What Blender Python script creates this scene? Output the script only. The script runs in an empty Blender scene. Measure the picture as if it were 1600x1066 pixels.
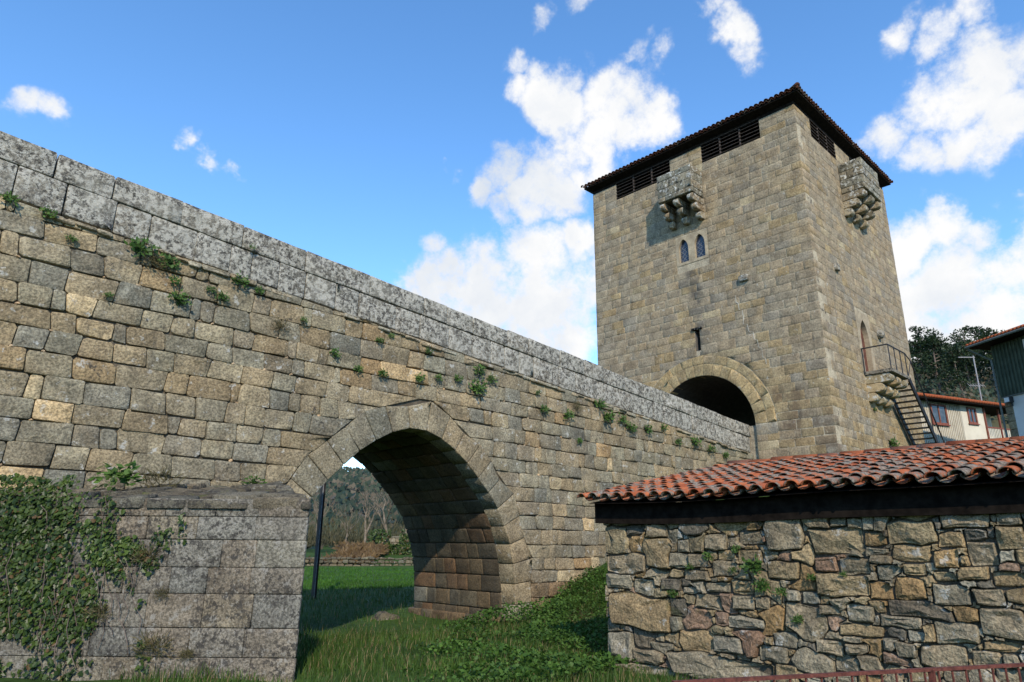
import bpy, bmesh, math, random
import numpy as np
from mathutils import Vector, Matrix, noise

random.seed(7)
S = bpy.context.scene
COL = S.collection

# ------------------------------------------------------------------ camera
EYE = Vector((0.0, 0.0, 1.6))
PITCH, ROLL, YAW = math.radians(16.788), math.radians(0.484), math.radians(46.37)
cp, sp, cr, sr = math.cos(PITCH), math.sin(PITCH), math.cos(ROLL), math.sin(ROLL)
_W = Matrix(((math.sin(YAW), math.cos(YAW), 0), (-math.cos(YAW), math.sin(YAW), 0), (0, 0, 1)))
FWD = _W @ Vector((0, cp, sp))
_u0 = Vector((0, -sp, cp)); _r0 = Vector((1, 0, 0))
RIGHT = _W @ (cr * _r0 + sr * _u0)
UP = _W @ (-sr * _r0 + cr * _u0)
cam = bpy.data.cameras.new('camera')
cam.sensor_width = 36.0
cam.lens = 36.0 * 1067.0 / 1600.0
cam.clip_start, cam.clip_end = 0.1, 3000.0
cam_o = bpy.data.objects.new('camera', cam)
cam_o.matrix_world = Matrix((
    (RIGHT.x, UP.x, -FWD.x, EYE.x), (RIGHT.y, UP.y, -FWD.y, EYE.y), (RIGHT.z, UP.z, -FWD.z, EYE.z), (0, 0, 0, 1)))
COL.objects.link(cam_o)
S.camera = cam_o

# ------------------------------------------------------------------ light
SUN_FROM = Vector((-0.95, -1.33, 1.13)).normalized()
sun = bpy.data.lights.new('sun', 'SUN')
sun.energy = 2.7
sun.angle = math.radians(0.55)
sun.color = (1.0, 0.87, 0.70)
sun_o = bpy.data.objects.new('sun', sun)
sun_o.rotation_euler = SUN_FROM.to_track_quat('Z', 'Y').to_euler()
COL.objects.link(sun_o)

world = bpy.data.worlds.new('World')
S.world = world
world.use_nodes = True
world.cycles.sampling_method = 'MANUAL'
world.cycles.sample_map_resolution = 256
WN, WL = world.node_tree.nodes, world.node_tree.links


def build_sky():
    bg = WN['Background']
    sky = WN.new('ShaderNodeTexSky')
    sky.sky_type = 'NISHITA'
    sky.sun_disc = False
    sky.sun_elevation = math.asin(SUN_FROM.z)
    sky.sun_rotation = math.atan2(SUN_FROM.x, SUN_FROM.y)
    sky.altitude = 500.0
    sky.air_density = 1.0
    sky.dust_density = 0.0
    sky.ozone_density = 3.0
    tc = WN.new('ShaderNodeTexCoord')

    def math_(op, a, b=None, clamp=False):
        n = WN.new('ShaderNodeMath'); n.operation = op; n.use_clamp = clamp
        for i, v in enumerate((a, b)):
            if v is None: continue
            if isinstance(v, (int, float)): n.inputs[i].default_value = v
            else: WL.new(v, n.inputs[i])
        return n.outputs[0]

    # warp the direction a little so the cloud edges are ragged
    nz = WN.new('ShaderNodeTexNoise'); nz.inputs['Scale'].default_value = 5.0
    nz.inputs['Detail'].default_value = 6.0; nz.inputs['Roughness'].default_value = 0.6
    WL.new(tc.outputs['Generated'], nz.inputs['Vector'])
    sub = WN.new('ShaderNodeVectorMath'); sub.operation = 'SUBTRACT'; sub.inputs[1].default_value = (0.5, 0.5, 0.5)
    WL.new(nz.outputs['Color'], sub.inputs[0])
    scl = WN.new('ShaderNodeVectorMath'); scl.operation = 'SCALE'; scl.inputs['Scale'].default_value = 0.17
    WL.new(sub.outputs[0], scl.inputs[0])
    add = WN.new('ShaderNodeVectorMath'); add.operation = 'ADD'
    WL.new(tc.outputs['Generated'], add.inputs[0]); WL.new(scl.outputs[0], add.inputs[1])
    # clouds of the day: direction (x, y, z), angular size, strength
    CL = CLOUDS
    best = None
    for (dx, dy, dz, r, k) in CL:
        dn = WN.new('ShaderNodeVectorMath'); dn.operation = 'DISTANCE'
        v = Vector((dx, dy, dz)).normalized()
        dn.inputs[1].default_value = v
        WL.new(add.outputs[0], dn.inputs[0])
        m = WN.new('ShaderNodeMapRange'); m.interpolation_type = 'SMOOTHSTEP'
        m.inputs['From Min'].default_value = r * 1.25; m.inputs['From Max'].default_value = r * 0.25
        m.inputs['To Min'].default_value = 0.0; m.inputs['To Max'].default_value = k
        WL.new(dn.outputs['Value'], m.inputs['Value'])
        best = m.outputs[0] if best is None else math_('MAXIMUM', best, m.outputs[0])
    fine = WN.new('ShaderNodeTexNoise'); fine.inputs['Scale'].default_value = 11.0
    fine.inputs['Detail'].default_value = 9.0; fine.inputs['Roughness'].default_value = 0.68
    WL.new(tc.outputs['Generated'], fine.inputs['Vector'])
    f2 = math_('MULTIPLY', math_('SUBTRACT', fine.outputs['Fac'], 0.52), 2.7)
    dens = math_('ADD', best, math_('MULTIPLY', f2, math_('MINIMUM', math_('MULTIPLY', best, 2.5), 1.0)))
    mask = WN.new('ShaderNodeMapRange'); mask.interpolation_type = 'SMOOTHSTEP'
    mask.inputs['From Min'].default_value = 0.08; mask.inputs['From Max'].default_value = 0.95
    WL.new(dens, mask.inputs['Value'])
    # body of the cloud: bluish grey base to white
    body = WN.new('ShaderNodeTexNoise'); body.inputs['Scale'].default_value = 4.5
    body.inputs['Detail'].default_value = 7.0; body.inputs['Roughness'].default_value = 0.55
    WL.new(add.outputs[0], body.inputs['Vector'])
    ramp = WN.new('ShaderNodeValToRGB')
    ramp.color_ramp.elements[0].position = 0.30; ramp.color_ramp.elements[0].color = (0.68, 0.75, 0.85, 1)
    ramp.color_ramp.elements[1].position = 0.56; ramp.color_ramp.elements[1].color = (1.0, 1.0, 1.0, 1)
    WL.new(body.outputs['Fac'], ramp.inputs['Fac'])
    cscale = WN.new('ShaderNodeVectorMath'); cscale.operation = 'SCALE'; cscale.inputs['Scale'].default_value = CLOUD_LEVEL / SKY_STRENGTH
    WL.new(ramp.outputs['Color'], cscale.inputs[0])
    mix = WN.new('ShaderNodeMix'); mix.data_type = 'RGBA'
    WL.new(mask.outputs[0], mix.inputs['Factor'])
    hs = WN.new('ShaderNodeHueSaturation'); hs.inputs['Hue'].default_value = 0.499; hs.inputs['Saturation'].default_value = 1.16; hs.inputs['Value'].default_value = 1.27
    WL.new(sky.outputs[0], hs.inputs['Color'])
    WL.new(hs.outputs[0], mix.inputs['A']); WL.new(cscale.outputs[0], mix.inputs['B'])
    WL.new(mix.outputs['Result'], bg.inputs['Color'])
    bg.inputs['Strength'].default_value = SKY_STRENGTH


SKY_STRENGTH = 0.15
CLOUD_LEVEL = 0.6
CLOUDS = [  # in view
    (0.081, 0.874, 0.479, 0.028, 0.70),
    (0.106, 0.871, 0.480, 0.026, 0.70),
    (0.247, 0.838, 0.486, 0.022, 0.70),
    (0.269, 0.839, 0.473, 0.019, 0.62),
    (0.295, 0.836, 0.463, 0.013, 0.55),
    (0.538, 0.550, 0.639, 0.025, 0.60),
    (0.564, 0.533, 0.631, 0.023, 0.60),
    (0.533, 0.504, 0.679, 0.019, 0.50),
    (0.562, 0.467, 0.683, 0.024, 0.55),
    (0.564, 0.558, 0.608, 0.033, 0.80),
    (0.600, 0.532, 0.598, 0.054, 1.00),
    (0.626, 0.532, 0.570, 0.045, 0.95),
    (0.662, 0.487, 0.570, 0.061, 1.00),
    (0.696, 0.455, 0.555, 0.044, 1.00),
    (0.666, 0.508, 0.546, 0.050, 1.00),
    (0.650, 0.548, 0.527, 0.038, 0.90),
    (0.642, 0.584, 0.498, 0.059, 1.00),
    (0.594, 0.626, 0.506, 0.046, 0.95),
    (0.575, 0.659, 0.486, 0.037, 0.90),
    (0.638, 0.612, 0.467, 0.051, 1.00),
    (0.607, 0.652, 0.455, 0.035, 0.90),
    (0.521, 0.694, 0.497, 0.018, 0.55),
    (0.671, 0.367, 0.644, 0.033, 0.85),
    (0.695, 0.345, 0.630, 0.035, 0.90),
    (0.716, 0.336, 0.612, 0.033, 0.85),
    (0.719, 0.362, 0.594, 0.019, 0.60),
    (0.646, 0.452, 0.615, 0.025, 0.60),
    (0.671, 0.423, 0.610, 0.025, 0.60),
    (0.524, 0.771, 0.361, 0.039, 0.90),
    (0.563, 0.740, 0.368, 0.057, 1.00),
    (0.612, 0.697, 0.375, 0.068, 1.00),
    (0.660, 0.640, 0.392, 0.073, 1.00),
    (0.695, 0.590, 0.412, 0.052, 1.00),
    (0.712, 0.612, 0.344, 0.083, 1.00),
    (0.687, 0.653, 0.318, 0.073, 1.00),
    (0.636, 0.695, 0.336, 0.063, 1.00),
    (0.592, 0.730, 0.343, 0.052, 1.00),
    (0.726, 0.627, 0.282, 0.063, 1.00),
    (0.540, 0.729, 0.420, 0.023, 0.60),
    (0.754, 0.539, 0.375, 0.093, 1.00),
    (0.804, 0.151, 0.576, 0.029, 0.60),
    (0.827, 0.121, 0.549, 0.036, 0.80),
    (0.823, 0.081, 0.562, 0.035, 0.80),
    (0.853, 0.077, 0.516, 0.048, 1.00),
    (0.857, 0.111, 0.503, 0.050, 1.00),
    (0.852, 0.148, 0.502, 0.044, 1.00),
    (0.850, 0.191, 0.491, 0.044, 0.95),
    (0.871, 0.166, 0.463, 0.045, 1.00),
    (0.883, 0.111, 0.456, 0.050, 1.00),
    (0.880, 0.084, 0.467, 0.049, 1.00),
    (0.842, 0.221, 0.493, 0.027, 0.70),
    (0.904, 0.227, 0.362, 0.050, 1.00),
    (0.909, 0.191, 0.370, 0.044, 1.00),
    (0.920, 0.154, 0.361, 0.043, 1.00),
    (0.920, 0.127, 0.372, 0.025, 0.80),
    (0.942, 0.129, 0.310, 0.076, 1.00),
    (0.933, 0.186, 0.308, 0.083, 1.00),
    (0.928, 0.246, 0.279, 0.082, 1.00),
    (0.958, 0.164, 0.235, 0.094, 1.00),
    (0.949, 0.233, 0.214, 0.080, 1.00),
    (0.886, 0.308, 0.346, 0.104, 1.00),
    # the same kind of clouds goes on around the rest of the sky
    (-0.541, 0.576, 0.613, 0.110, 0.81),
    (0.445, -0.736, 0.510, 0.111, 0.83),
    (-0.402, -0.455, 0.795, 0.102, 0.95),
    (-0.470, -0.873, 0.132, 0.121, 0.92),
    (-0.315, 0.944, 0.100, 0.129, 0.89),
    (-0.117, -0.587, 0.801, 0.117, 0.98),
    (-0.520, 0.403, 0.753, 0.096, 0.99),
    (0.714, -0.680, 0.164, 0.071, 0.84),
    (0.859, -0.189, 0.476, 0.110, 0.86),
    (-0.901, -0.041, 0.432, 0.088, 0.92),
    (-0.500, -0.292, 0.815, 0.115, 0.99),
    (0.315, -0.398, 0.862, 0.114, 0.83),
    (0.339, -0.407, 0.848, 0.132, 0.91),
    (-0.217, -0.937, 0.273, 0.127, 0.91),
    (-0.216, 0.968, 0.131, 0.128, 1.00),
    (-0.826, 0.521, 0.215, 0.084, 0.95),
    (0.693, -0.712, 0.113, 0.109, 0.81),
    (-0.182, -0.906, 0.383, 0.130, 1.00),
    (-0.501, -0.017, 0.865, 0.085, 0.82),
    (-0.806, -0.584, 0.100, 0.076, 0.88),
    (-0.750, -0.624, 0.221, 0.063, 0.97),
    (-0.209, 0.492, 0.845, 0.132, 0.88),
]
build_sky()

S.view_settings.view_transform = 'Standard'
S.view_settings.look = 'None'
S.view_settings.exposure = 0.74
S.view_settings.gamma = 1.0
S.render.engine = 'CYCLES'
S.cycles.use_denoising = True
S.cycles.max_bounces = 4
S.cycles.diffuse_bounces = 3
S.cycles.glossy_bounces = 2
S.cycles.transmission_bounces = 2
S.cycles.caustics_reflective = False
S.cycles.caustics_refractive = False

# ------------------------------------------------------------------ helpers
UX, UY, UZ = Vector((1, 0, 0)), Vector((0, 1, 0)), Vector((0, 0, 1))


def rnd(a, b): return random.uniform(a, b)


def lerp(a, b, t): return a + (b - a) * t


def sstep(a, b, x):
    t = min(1.0, max(0.0, (x - a) / (b - a)))
    return t * t * (3 - 2 * t)


def project(p):
    d = Vector(p) - EYE
    w = d.dot(FWD)
    if w < 0.1: return None
    return 800 + 1067 * d.dot(RIGHT) / w, 533 - 1067 * d.dot(UP) / w, w


def link(o, parent=None):
    COL.objects.link(o)
    if parent is not None: o.parent = parent
    return o


def mesh_obj(name, verts, faces, mat, parent=None, smooth=False, tint=None, origin=None):
    """one mesh object; verts in world space, origin moves the pivot"""
    me = bpy.data.meshes.new(name)
    if origin is not None:
        ox, oy, oz = origin
        verts = [(v[0] - ox, v[1] - oy, v[2] - oz) for v in verts]
    else:
        verts = [tuple(v) for v in verts]
    me.from_pydata(verts, [], faces)
    if smooth:
        me.polygons.foreach_set('use_smooth', [True] * len(me.polygons))
    if tint is not None:
        at = me.color_attributes.new('tint', 'FLOAT_COLOR', 'POINT')
        if len(tint) == 3 and not hasattr(tint[0], '__len__'):
            buf = [tint[0], tint[1], tint[2], 1.0] * len(verts)
        else:
            buf = [c for t in tint for c in (t[0], t[1], t[2], 1.0)]
        at.data.foreach_set('color', buf)
    if mat is not None: me.materials.append(mat)
    me.update()
    o = bpy.data.objects.new(name, me)
    if origin is not None: o.location = origin
    return link(o, parent)


def empty(name, loc, label, cat, group=None):
    o = bpy.data.objects.new(name, None)
    o.empty_display_size = 0.3
    o.location = loc
    COL.objects.link(o)
    tag(o, label, cat, group)
    return o


def tag(o, label=None, cat=None, group=None, kind=None):
    if label: o['label'] = label
    if cat: o['category'] = cat
    if group: o['group'] = group
    if kind: o['kind'] = kind
    return o


def attach(o, root):
    """parent o (already in world space) to an Empty that has only a location"""
    o.parent = root
    o.location = Vector(o.location) - Vector(root.location)
    return o


class MB:
    """collects boxes, tubes and polygons in world space and builds ONE mesh"""
    def __init__(self): self.v = []; self.f = []

    def add(self, verts, faces):
        b = len(self.v)
        self.v += [tuple(p) for p in verts]
        self.f += [tuple(i + b for i in q) for q in faces]
        return self

    def box(self, o, ex, ey, ez, x0, x1, y0, y1, z0, z1):
        o = Vector(o)
        P = [o + ex * x + ey * y + ez * z for z in (z0, z1) for y in (y0, y1) for x in (x0, x1)]
        self.add(P, [(0, 2, 3, 1), (4, 5, 7, 6), (0, 1, 5, 4), (2, 6, 7, 3), (0, 4, 6, 2), (1, 3, 7, 5)])
        return self

    def bar(self, a, b, w, h=None, up=UZ):
        h = w if h is None else h
        a, b = Vector(a), Vector(b)
        d = (b - a); L = d.length; d.normalize()
        s = d.cross(up)
        if s.length < 1e-4: s = d.cross(UX)
        s.normalize(); t = s.cross(d)
        return self.box(a, d, s, t, 0, L, -w / 2, w / 2, -h / 2, h / 2)

    def tube(self, pts, radii, n=6, cap=True):
        pts = [Vector(p) for p in pts]
        rings = []
        for i, p in enumerate(pts):
            d = (pts[min(i + 1, len(pts) - 1)] - pts[max(i - 1, 0)])
            d = d.normalized() if d.length > 1e-6 else UZ
            s = d.cross(UX if abs(d.x) < 0.8 else UY).normalized(); t = s.cross(d)
            r = radii[i] if hasattr(radii, '__len__') else radii
            rings.append([p + s * (r * math.cos(2 * math.pi * k / n)) + t * (r * math.sin(2 * math.pi * k / n)) for k in range(n)])
        V = [q for r in rings for q in r]
        Fc = []
        for i in range(len(rings) - 1):
            for k in range(n):
                a, b = i * n + k, i * n + (k + 1) % n
                Fc.append((a, a + n, b + n, b))
        if cap:
            Fc.append(tuple(range(n))); Fc.append(tuple(reversed(range((len(rings) - 1) * n, len(rings) * n))))
        return self.add(V, Fc)

    def build(self, name, mat, parent=None, smooth=False, tint=None, origin=None):
        if origin is None and parent is not None and parent.type == 'EMPTY':
            origin = tuple(parent_world(parent))
            o = mesh_obj(name, self.v, self.f, mat, None, smooth, tint, origin)
            o.parent = parent; o.location = (0, 0, 0)
            return o
        return mesh_obj(name, self.v, self.f, mat, parent, smooth, tint, origin)


def parent_world(p):
    v = Vector(p.location)
    while p.parent is not None:
        p = p.parent; v += Vector(p.location)
    return v


# ------------------------------------------------------------------ materials
def new_mat(name):
    m = bpy.data.materials.new(name); m.use_nodes = True
    return m, m.node_tree.nodes, m.node_tree.links, m.node_tree.nodes['Principled BSDF']


def nd(N, t, **kw):
    n = N.new(t)
    for k, v in kw.items():
        if k in n.inputs: n.inputs[k].default_value = v
        else: setattr(n, k, v)
    return n


def noise_node(N, L, vec, scale, detail=4.0, rough=0.55, out='Fac'):
    n = nd(N, 'ShaderNodeTexNoise', Scale=scale, Detail=detail, Roughness=rough)
    L.new(vec, n.inputs['Vector'])
    return n.outputs[out]


def mapr(N, L, val, a, b, c=0.0, d=1.0, smooth=True):
    n = N.new('ShaderNodeMapRange')
    if smooth: n.interpolation_type = 'SMOOTHSTEP'
    n.inputs['From Min'].default_value = a; n.inputs['From Max'].default_value = b
    n.inputs['To Min'].default_value = c; n.inputs['To Max'].default_value = d
    L.new(val, n.inputs['Value'])
    return n.outputs[0]


def mixc(N, L, fac, a, b, mode='MIX'):
    n = N.new('ShaderNodeMix'); n.data_type = 'RGBA'; n.blend_type = mode
    for s, v in (('Factor', fac), ('A', a), ('B', b)):
        if isinstance(v, (int, float)): n.inputs[s].default_value = v
        elif isinstance(v, tuple): n.inputs[s].default_value = (*v, 1) if len(v) == 3 else v
        else: L.new(v, n.inputs[s])
    return n.outputs['Result']


def mul(N, L, a, b):
    n = N.new('ShaderNodeMath'); n.operation = 'MULTIPLY'
    for i, v in enumerate((a, b)):
        if isinstance(v, (int, float)): n.inputs[i].default_value = v
        else: L.new(v, n.inputs[i])
    return n.outputs[0]


def bump(N, L, bsdf, height, strength, dist):
    b = nd(N, 'ShaderNodeBump', Strength=strength, Distance=dist)
    L.new(height, b.inputs['Height']); L.new(b.outputs[0], bsdf.inputs['Normal'])


def stone_mat(name, grain=55.0, speck=0.5, lichen=0.2, pale=(0.50, 0.50, 0.46), dark=0.2, bumpd=0.02, moss=0.0, ochre=0.0, use_tint=True, base=(0.3, 0.27, 0.22), streak=0.0, lscale=5.0, stains=()):
    m, N, L, B = new_mat(name)
    geo = N.new('ShaderNodeNewGeometry'); P = geo.outputs['Position']
    if use_tint:
        at = N.new('ShaderNodeAttribute'); at.attribute_name = 'tint'; col = at.outputs['Color']
    else:
        rgb = N.new('ShaderNodeRGB'); rgb.outputs[0].default_value = (*base, 1); col = rgb.outputs[0]
    big = noise_node(N, L, P, 2.3, 3, 0.6)
    col = mixc(N, L, 1.0, col, mixc(N, L, mapr(N, L, big, 0.3, 0.7), (0.72, 0.71, 0.70), (1.2, 1.2, 1.18)), 'MULTIPLY')
    if ochre:
        om = mapr(N, L, noise_node(N, L, P, 1.1, 4, 0.6), 0.52, 0.68, 0, ochre)
        col = mixc(N, L, om, col, (0.34, 0.235, 0.11))
    fine = noise_node(N, L, P, grain, 2, 0.7)
    col = mixc(N, L, speck, col, mixc(N, L, mapr(N, L, fine, 0.32, 0.68), (0.45, 0.45, 0.45), (1.55, 1.53, 1.5)), 'MULTIPLY')
    if lichen:
        l1 = noise_node(N, L, P, lscale, 5, 0.72)
        lm = mapr(N, L, l1, 0.62 - 0.22 * lichen, 0.68 - 0.16 * lichen, 0, min(0.92, 0.45 + lichen))
        col = mixc(N, L, lm, col, pale)
        vo = nd(N, 'ShaderNodeTexVoronoi', Scale=lscale * 1.7); L.new(P, vo.inputs['Vector'])
        sp = mapr(N, L, vo.outputs['Distance'], 0.24, 0.08)
        sp2 = mul(N, L, sp, mapr(N, L, noise_node(N, L, P, 1.7, 2), 0.5, 0.62))
        col = mixc(N, L, mul(N, L, sp2, 0.25), col, (0.50, 0.49, 0.44))
    if dark:
        dmk = mapr(N, L, noise_node(N, L, P, lscale * 1.5, 5, 0.75), 0.60 - 0.12 * dark, 0.66 - 0.1 * dark, 0, 0.85)
        dmk = mul(N, L, dmk, mapr(N, L, noise_node(N, L, P, 0.9, 3), 0.62 - 0.35 * dark, 0.72 - 0.3 * dark))
        col = mixc(N, L, dmk, col, (0.035, 0.033, 0.03))
    if streak:
        mp = nd(N, 'ShaderNodeMapping'); mp.inputs['Scale'].default_value = (3.0, 3.0, 0.35); L.new(P, mp.inputs['Vector'])
        sm = mapr(N, L, noise_node(N, L, mp.outputs[0], 1.6, 5, 0.6), 0.56, 0.72, 0, streak)
        col = mixc(N, L, sm, col, (0.07, 0.062, 0.052))
    if stains:                                  # soot and water stains: (y, half width, z low, z high, colour, strength) on the front
        sx = N.new('ShaderNodeSeparateXYZ'); L.new(P, sx.inputs[0])
        wob = mapr(N, L, noise_node(N, L, P, 1.3, 4, 0.65), 0.25, 0.75, -0.45, 0.45, False)
        ay = N.new('ShaderNodeMath'); ay.operation = 'ADD'; L.new(sx.outputs['Y'], ay.inputs[0]); L.new(wob, ay.inputs[1])
        for (y_, hw_, zl_, zh_, cc, st_) in stains:
            dy = N.new('ShaderNodeMath'); dy.operation = 'SUBTRACT'; L.new(ay.outputs[0], dy.inputs[0]); dy.inputs[1].default_value = y_
            ab = N.new('ShaderNodeMath'); ab.operation = 'ABSOLUTE'; L.new(dy.outputs[0], ab.inputs[0])
            mk = mapr(N, L, ab.outputs[0], hw_, hw_ * 0.3, 0, st_)
            mk = mul(N, L, mk, mul(N, L, mapr(N, L, sx.outputs['Z'], zl_, zl_ + 0.8), mapr(N, L, sx.outputs['Z'], zh_, zh_ - 0.25)))
            mk = mul(N, L, mk, mapr(N, L, sx.outputs['X'], 24.5, 24.2))
            mk = mul(N, L, mk, mapr(N, L, noise_node(N, L, P, 2.1, 4, 0.65), 0.35, 0.6))
            col = mixc(N, L, mk, col, cc)
    if moss:
        mm = mapr(N, L, noise_node(N, L, P, 2.6, 6, 0.65), 0.60, 0.72, 0, moss)
        col = mixc(N, L, mm, col, (0.075, 0.085, 0.022))
    L.new(col, B.inputs['Base Color'])
    B.inputs['Roughness'].default_value = 0.93
    B.inputs['Specular IOR Level'].default_value = 0.2
    hb = N.new('ShaderNodeMath'); hb.operation = 'ADD'
    L.new(mul(N, L, noise_node(N, L, P, 14.0, 4, 0.65), 1.0), hb.inputs[0]); L.new(mul(N, L, fine, 0.35), hb.inputs[1])
    bump(N, L, B, hb.outputs[0], 0.9, bumpd)
    return m


def plain_mat(name, col, rough=0.8, var=0.25, scale=6.0, metal=0.0, bumpd=0.0, spec=0.3):
    m, N, L, B = new_mat(name)
    tc = N.new('ShaderNodeNewGeometry'); P = tc.outputs['Position']
    n = noise_node(N, L, P, scale, 6, 0.6)
    c = mixc(N, L, mapr(N, L, n, 0.3, 0.7), tuple(x * (1 - var) for x in col), tuple(min(1, x * (1 + var)) for x in col))
    L.new(c, B.inputs['Base Color'])
    B.inputs['Roughness'].default_value = rough; B.inputs['Metallic'].default_value = metal
    B.inputs['Specular IOR Level'].default_value = spec
    if bumpd: bump(N, L, B, n, 0.7, bumpd)
    return m


def leaf_mat(name, c0, c1, dry=None, trans=0.25, scale=1.5, rough=0.55):
    m, N, L, B = new_mat(name)
    g = N.new('ShaderNodeNewGeometry')
    r = g.outputs['Random Per Island']
    n = noise_node(N, L, g.outputs['Position'], scale, 3)
    c = mixc(N, L, r, c0, c1)
    c = mixc(N, L, 1.0, c, mixc(N, L, mapr(N, L, n, 0.3, 0.7), (0.7, 0.72, 0.7), (1.2, 1.18, 1.1)), 'MULTIPLY')
    if dry:
        w = N.new('ShaderNodeMath'); w.operation = 'GREATER_THAN'; w.inputs[1].default_value = 1 - dry[1]
        wn = N.new('ShaderNodeTexWhiteNoise'); wn.noise_dimensions = '1D'; L.new(r, wn.inputs['W']); L.new(wn.outputs['Value'], w.inputs[0])
        c = mixc(N, L, w.outputs[0], c, dry[0])
    L.new(c, B.inputs['Base Color'])
    B.inputs['Roughness'].default_value = rough
    B.inputs['Specular IOR Level'].default_value = 0.25
    if trans:
        tr = N.new('ShaderNodeBsdfTranslucent'); L.new(c, tr.inputs['Color'])
        mx = N.new('ShaderNodeMixShader'); mx.inputs[0].default_value = trans
        L.new(B.outputs[0], mx.inputs[1]); L.new(tr.outputs[0], mx.inputs[2])
        L.new(mx.outputs[0], N['Material Output'].inputs['Surface'])
    return m


def tile_mat(name, grey=0.5, dark=False):
    m, N, L, B = new_mat(name)
    g = N.new('ShaderNodeNewGeometry'); P = g.outputs['Position']
    oi = N.new('ShaderNodeObjectInfo')
    at = N.new('ShaderNodeAttribute'); at.attribute_name = 'tint'
    rn = N.new('ShaderNodeMath'); rn.operation = 'FRACT'
    ad = N.new('ShaderNodeMath'); ad.operation = 'ADD'; L.new(oi.outputs['Random'], ad.inputs[0]); L.new(at.outputs['Fac'], ad.inputs[1])
    L.new(ad.outputs[0], rn.inputs[0])
    cr_ = N.new('ShaderNodeValToRGB'); e = cr_.color_ramp.elements
    cols = [(0.0, (0.28, 0.082, 0.040)), (0.35, (0.40, 0.128, 0.056)), (0.6, (0.31, 0.115, 0.064)), (0.8, (0.23, 0.11, 0.075)), (1.0, (0.46, 0.17, 0.078))]
    e[0].position = 0; e[0].color = (*cols[0][1], 1); e[1].position = 1; e[1].color = (*cols[-1][1], 1)
    for p, c in cols[1:-1]:
        k = e.new(p); k.color = (*c, 1)
    L.new(rn.outputs[0], cr_.inputs['Fac'])
    col = cr_.outputs['Color']
    col = mixc(N, L, 1.0, col, mixc(N, L, noise_node(N, L, P, 9, 6, 0.65), (0.6, 0.6, 0.6), (1.35, 1.3, 1.25)), 'MULTIPLY')
    if dark:
        col = mixc(N, L, 0.82, col, (0.03, 0.02, 0.018))
    lm = noise_node(N, L, P, 7.0, 6, 0.72)
    lt = N.new('ShaderNodeMath'); lt.operation = 'ADD'; L.new(lm, lt.inputs[0])
    L.new(mapr(N, L, rn.outputs[0], 0, 1, -0.07, 0.07, False), lt.inputs[1])
    msk = mapr(N, L, lt.outputs[0], 0.62 - 0.2 * grey, 0.70 - 0.2 * grey, 0, 0.9)
    lc = mixc(N, L, mapr(N, L, noise_node(N, L, P, 30, 5, 0.7), 0.4, 0.6), (0.10, 0.092, 0.074), (0.235, 0.225, 0.19))
    col = mixc(N, L, msk, col, lc)
    L.new(col, B.inputs['Base Color'])
    B.inputs['Roughness'].default_value = 0.97; B.inputs['Specular IOR Level'].default_value = 0.06
    bump(N, L, B, noise_node(N, L, P, 35, 5, 0.7), 0.8, 0.012)
    return m


M = {}
M['bridge'] = stone_mat('bridge granite', grain=27, speck=0.72, lichen=0.14, dark=0.25, bumpd=0.03, ochre=0.16, streak=0.35)
M['parapet'] = stone_mat('lichen granite', grain=27, speck=0.6, lichen=0.85, pale=(0.40, 0.385, 0.33), dark=0.8, bumpd=0.03, lscale=9.5)
M['pier'] = stone_mat('weathered pier granite', grain=30, speck=0.85, lichen=0.35, pale=(0.24, 0.228, 0.198), dark=0.75, bumpd=0.03, lscale=7.5, streak=0.6)
M['vault'] = stone_mat('shade-dark vault granite', grain=27, speck=0.55, lichen=0, dark=0.3, bumpd=0.02, streak=0.4)  # vault stones carry the arch's shade in their colour
M['tower'] = stone_mat('tower granite', grain=15, speck=0.5, lichen=0.05, dark=0.05, bumpd=0.014, ochre=0.35, streak=0.22, stains=((14.1, 0.55, 8.8, 13.35, (0.085, 0.078, 0.066), 0.75), (10.6, 0.75, 5.0, 7.4, (0.09, 0.06, 0.04), 0.7), (9.4, 0.5, 4.0, 6.4, (0.10, 0.07, 0.045), 0.6)))
M['box'] = stone_mat('mossy granite', grain=38, speck=0.5, lichen=0.45, dark=0.7, bumpd=0.02, lscale=6)
M['rubble'] = stone_mat('fieldstone', grain=36, speck=0.65, lichen=0.10, dark=0.25, bumpd=0.035, moss=0.5)
M['joint_dark'] = stone_mat('earthy joint', use_tint=False, base=(0.105, 0.088, 0.065), lichen=0, dark=0, bumpd=0.03)
M['joint_pale'] = stone_mat('lime mortar', use_tint=False, base=(0.40, 0.345, 0.25), lichen=0, dark=0.55, bumpd=0.02, grain=30, lscale=2.2)
M['mortar_white'] = stone_mat('pale mortar', use_tint=False, base=(0.52, 0.48, 0.40), lichen=0, dark=0, bumpd=0.01)
M['joint_grey'] = stone_mat('grey joint', use_tint=False, base=(0.10, 0.09, 0.075), lichen=0, dark=0, bumpd=0.02)
M['cap'] = stone_mat('mossy slab', grain=50, speck=0.6, lichen=0.12, pale=(0.25, 0.25, 0.22), dark=0.8, moss=0.95, bumpd=0.04)
M['shadow'] = plain_mat('shade-dark interior', (0.10, 0.09, 0.08), 0.95)  # dark tone paints shade onto the inner faces of the tower openings
M['wood_dark'] = plain_mat('shade-blackened timber', (0.012, 0.009, 0.007), 0.95, 0.5, 9, bumpd=0.004, spec=0.08)  # near-black tone puts the overhang's shade into the eaves board's colour
M['slat'] = plain_mat('weathered louvre timber', (0.075, 0.055, 0.045), 0.8, 0.4, 9)
M['iron_black'] = plain_mat('black painted iron', (0.018, 0.018, 0.02), 0.45, 0.3, 12, spec=0.5)
M['iron_red'] = plain_mat('rust red painted iron', (0.11, 0.034, 0.024), 0.6, 0.4, 40)
M['steel'] = plain_mat('tarred pole', (0.022, 0.02, 0.02), 0.6, 0.4, 12)
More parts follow.
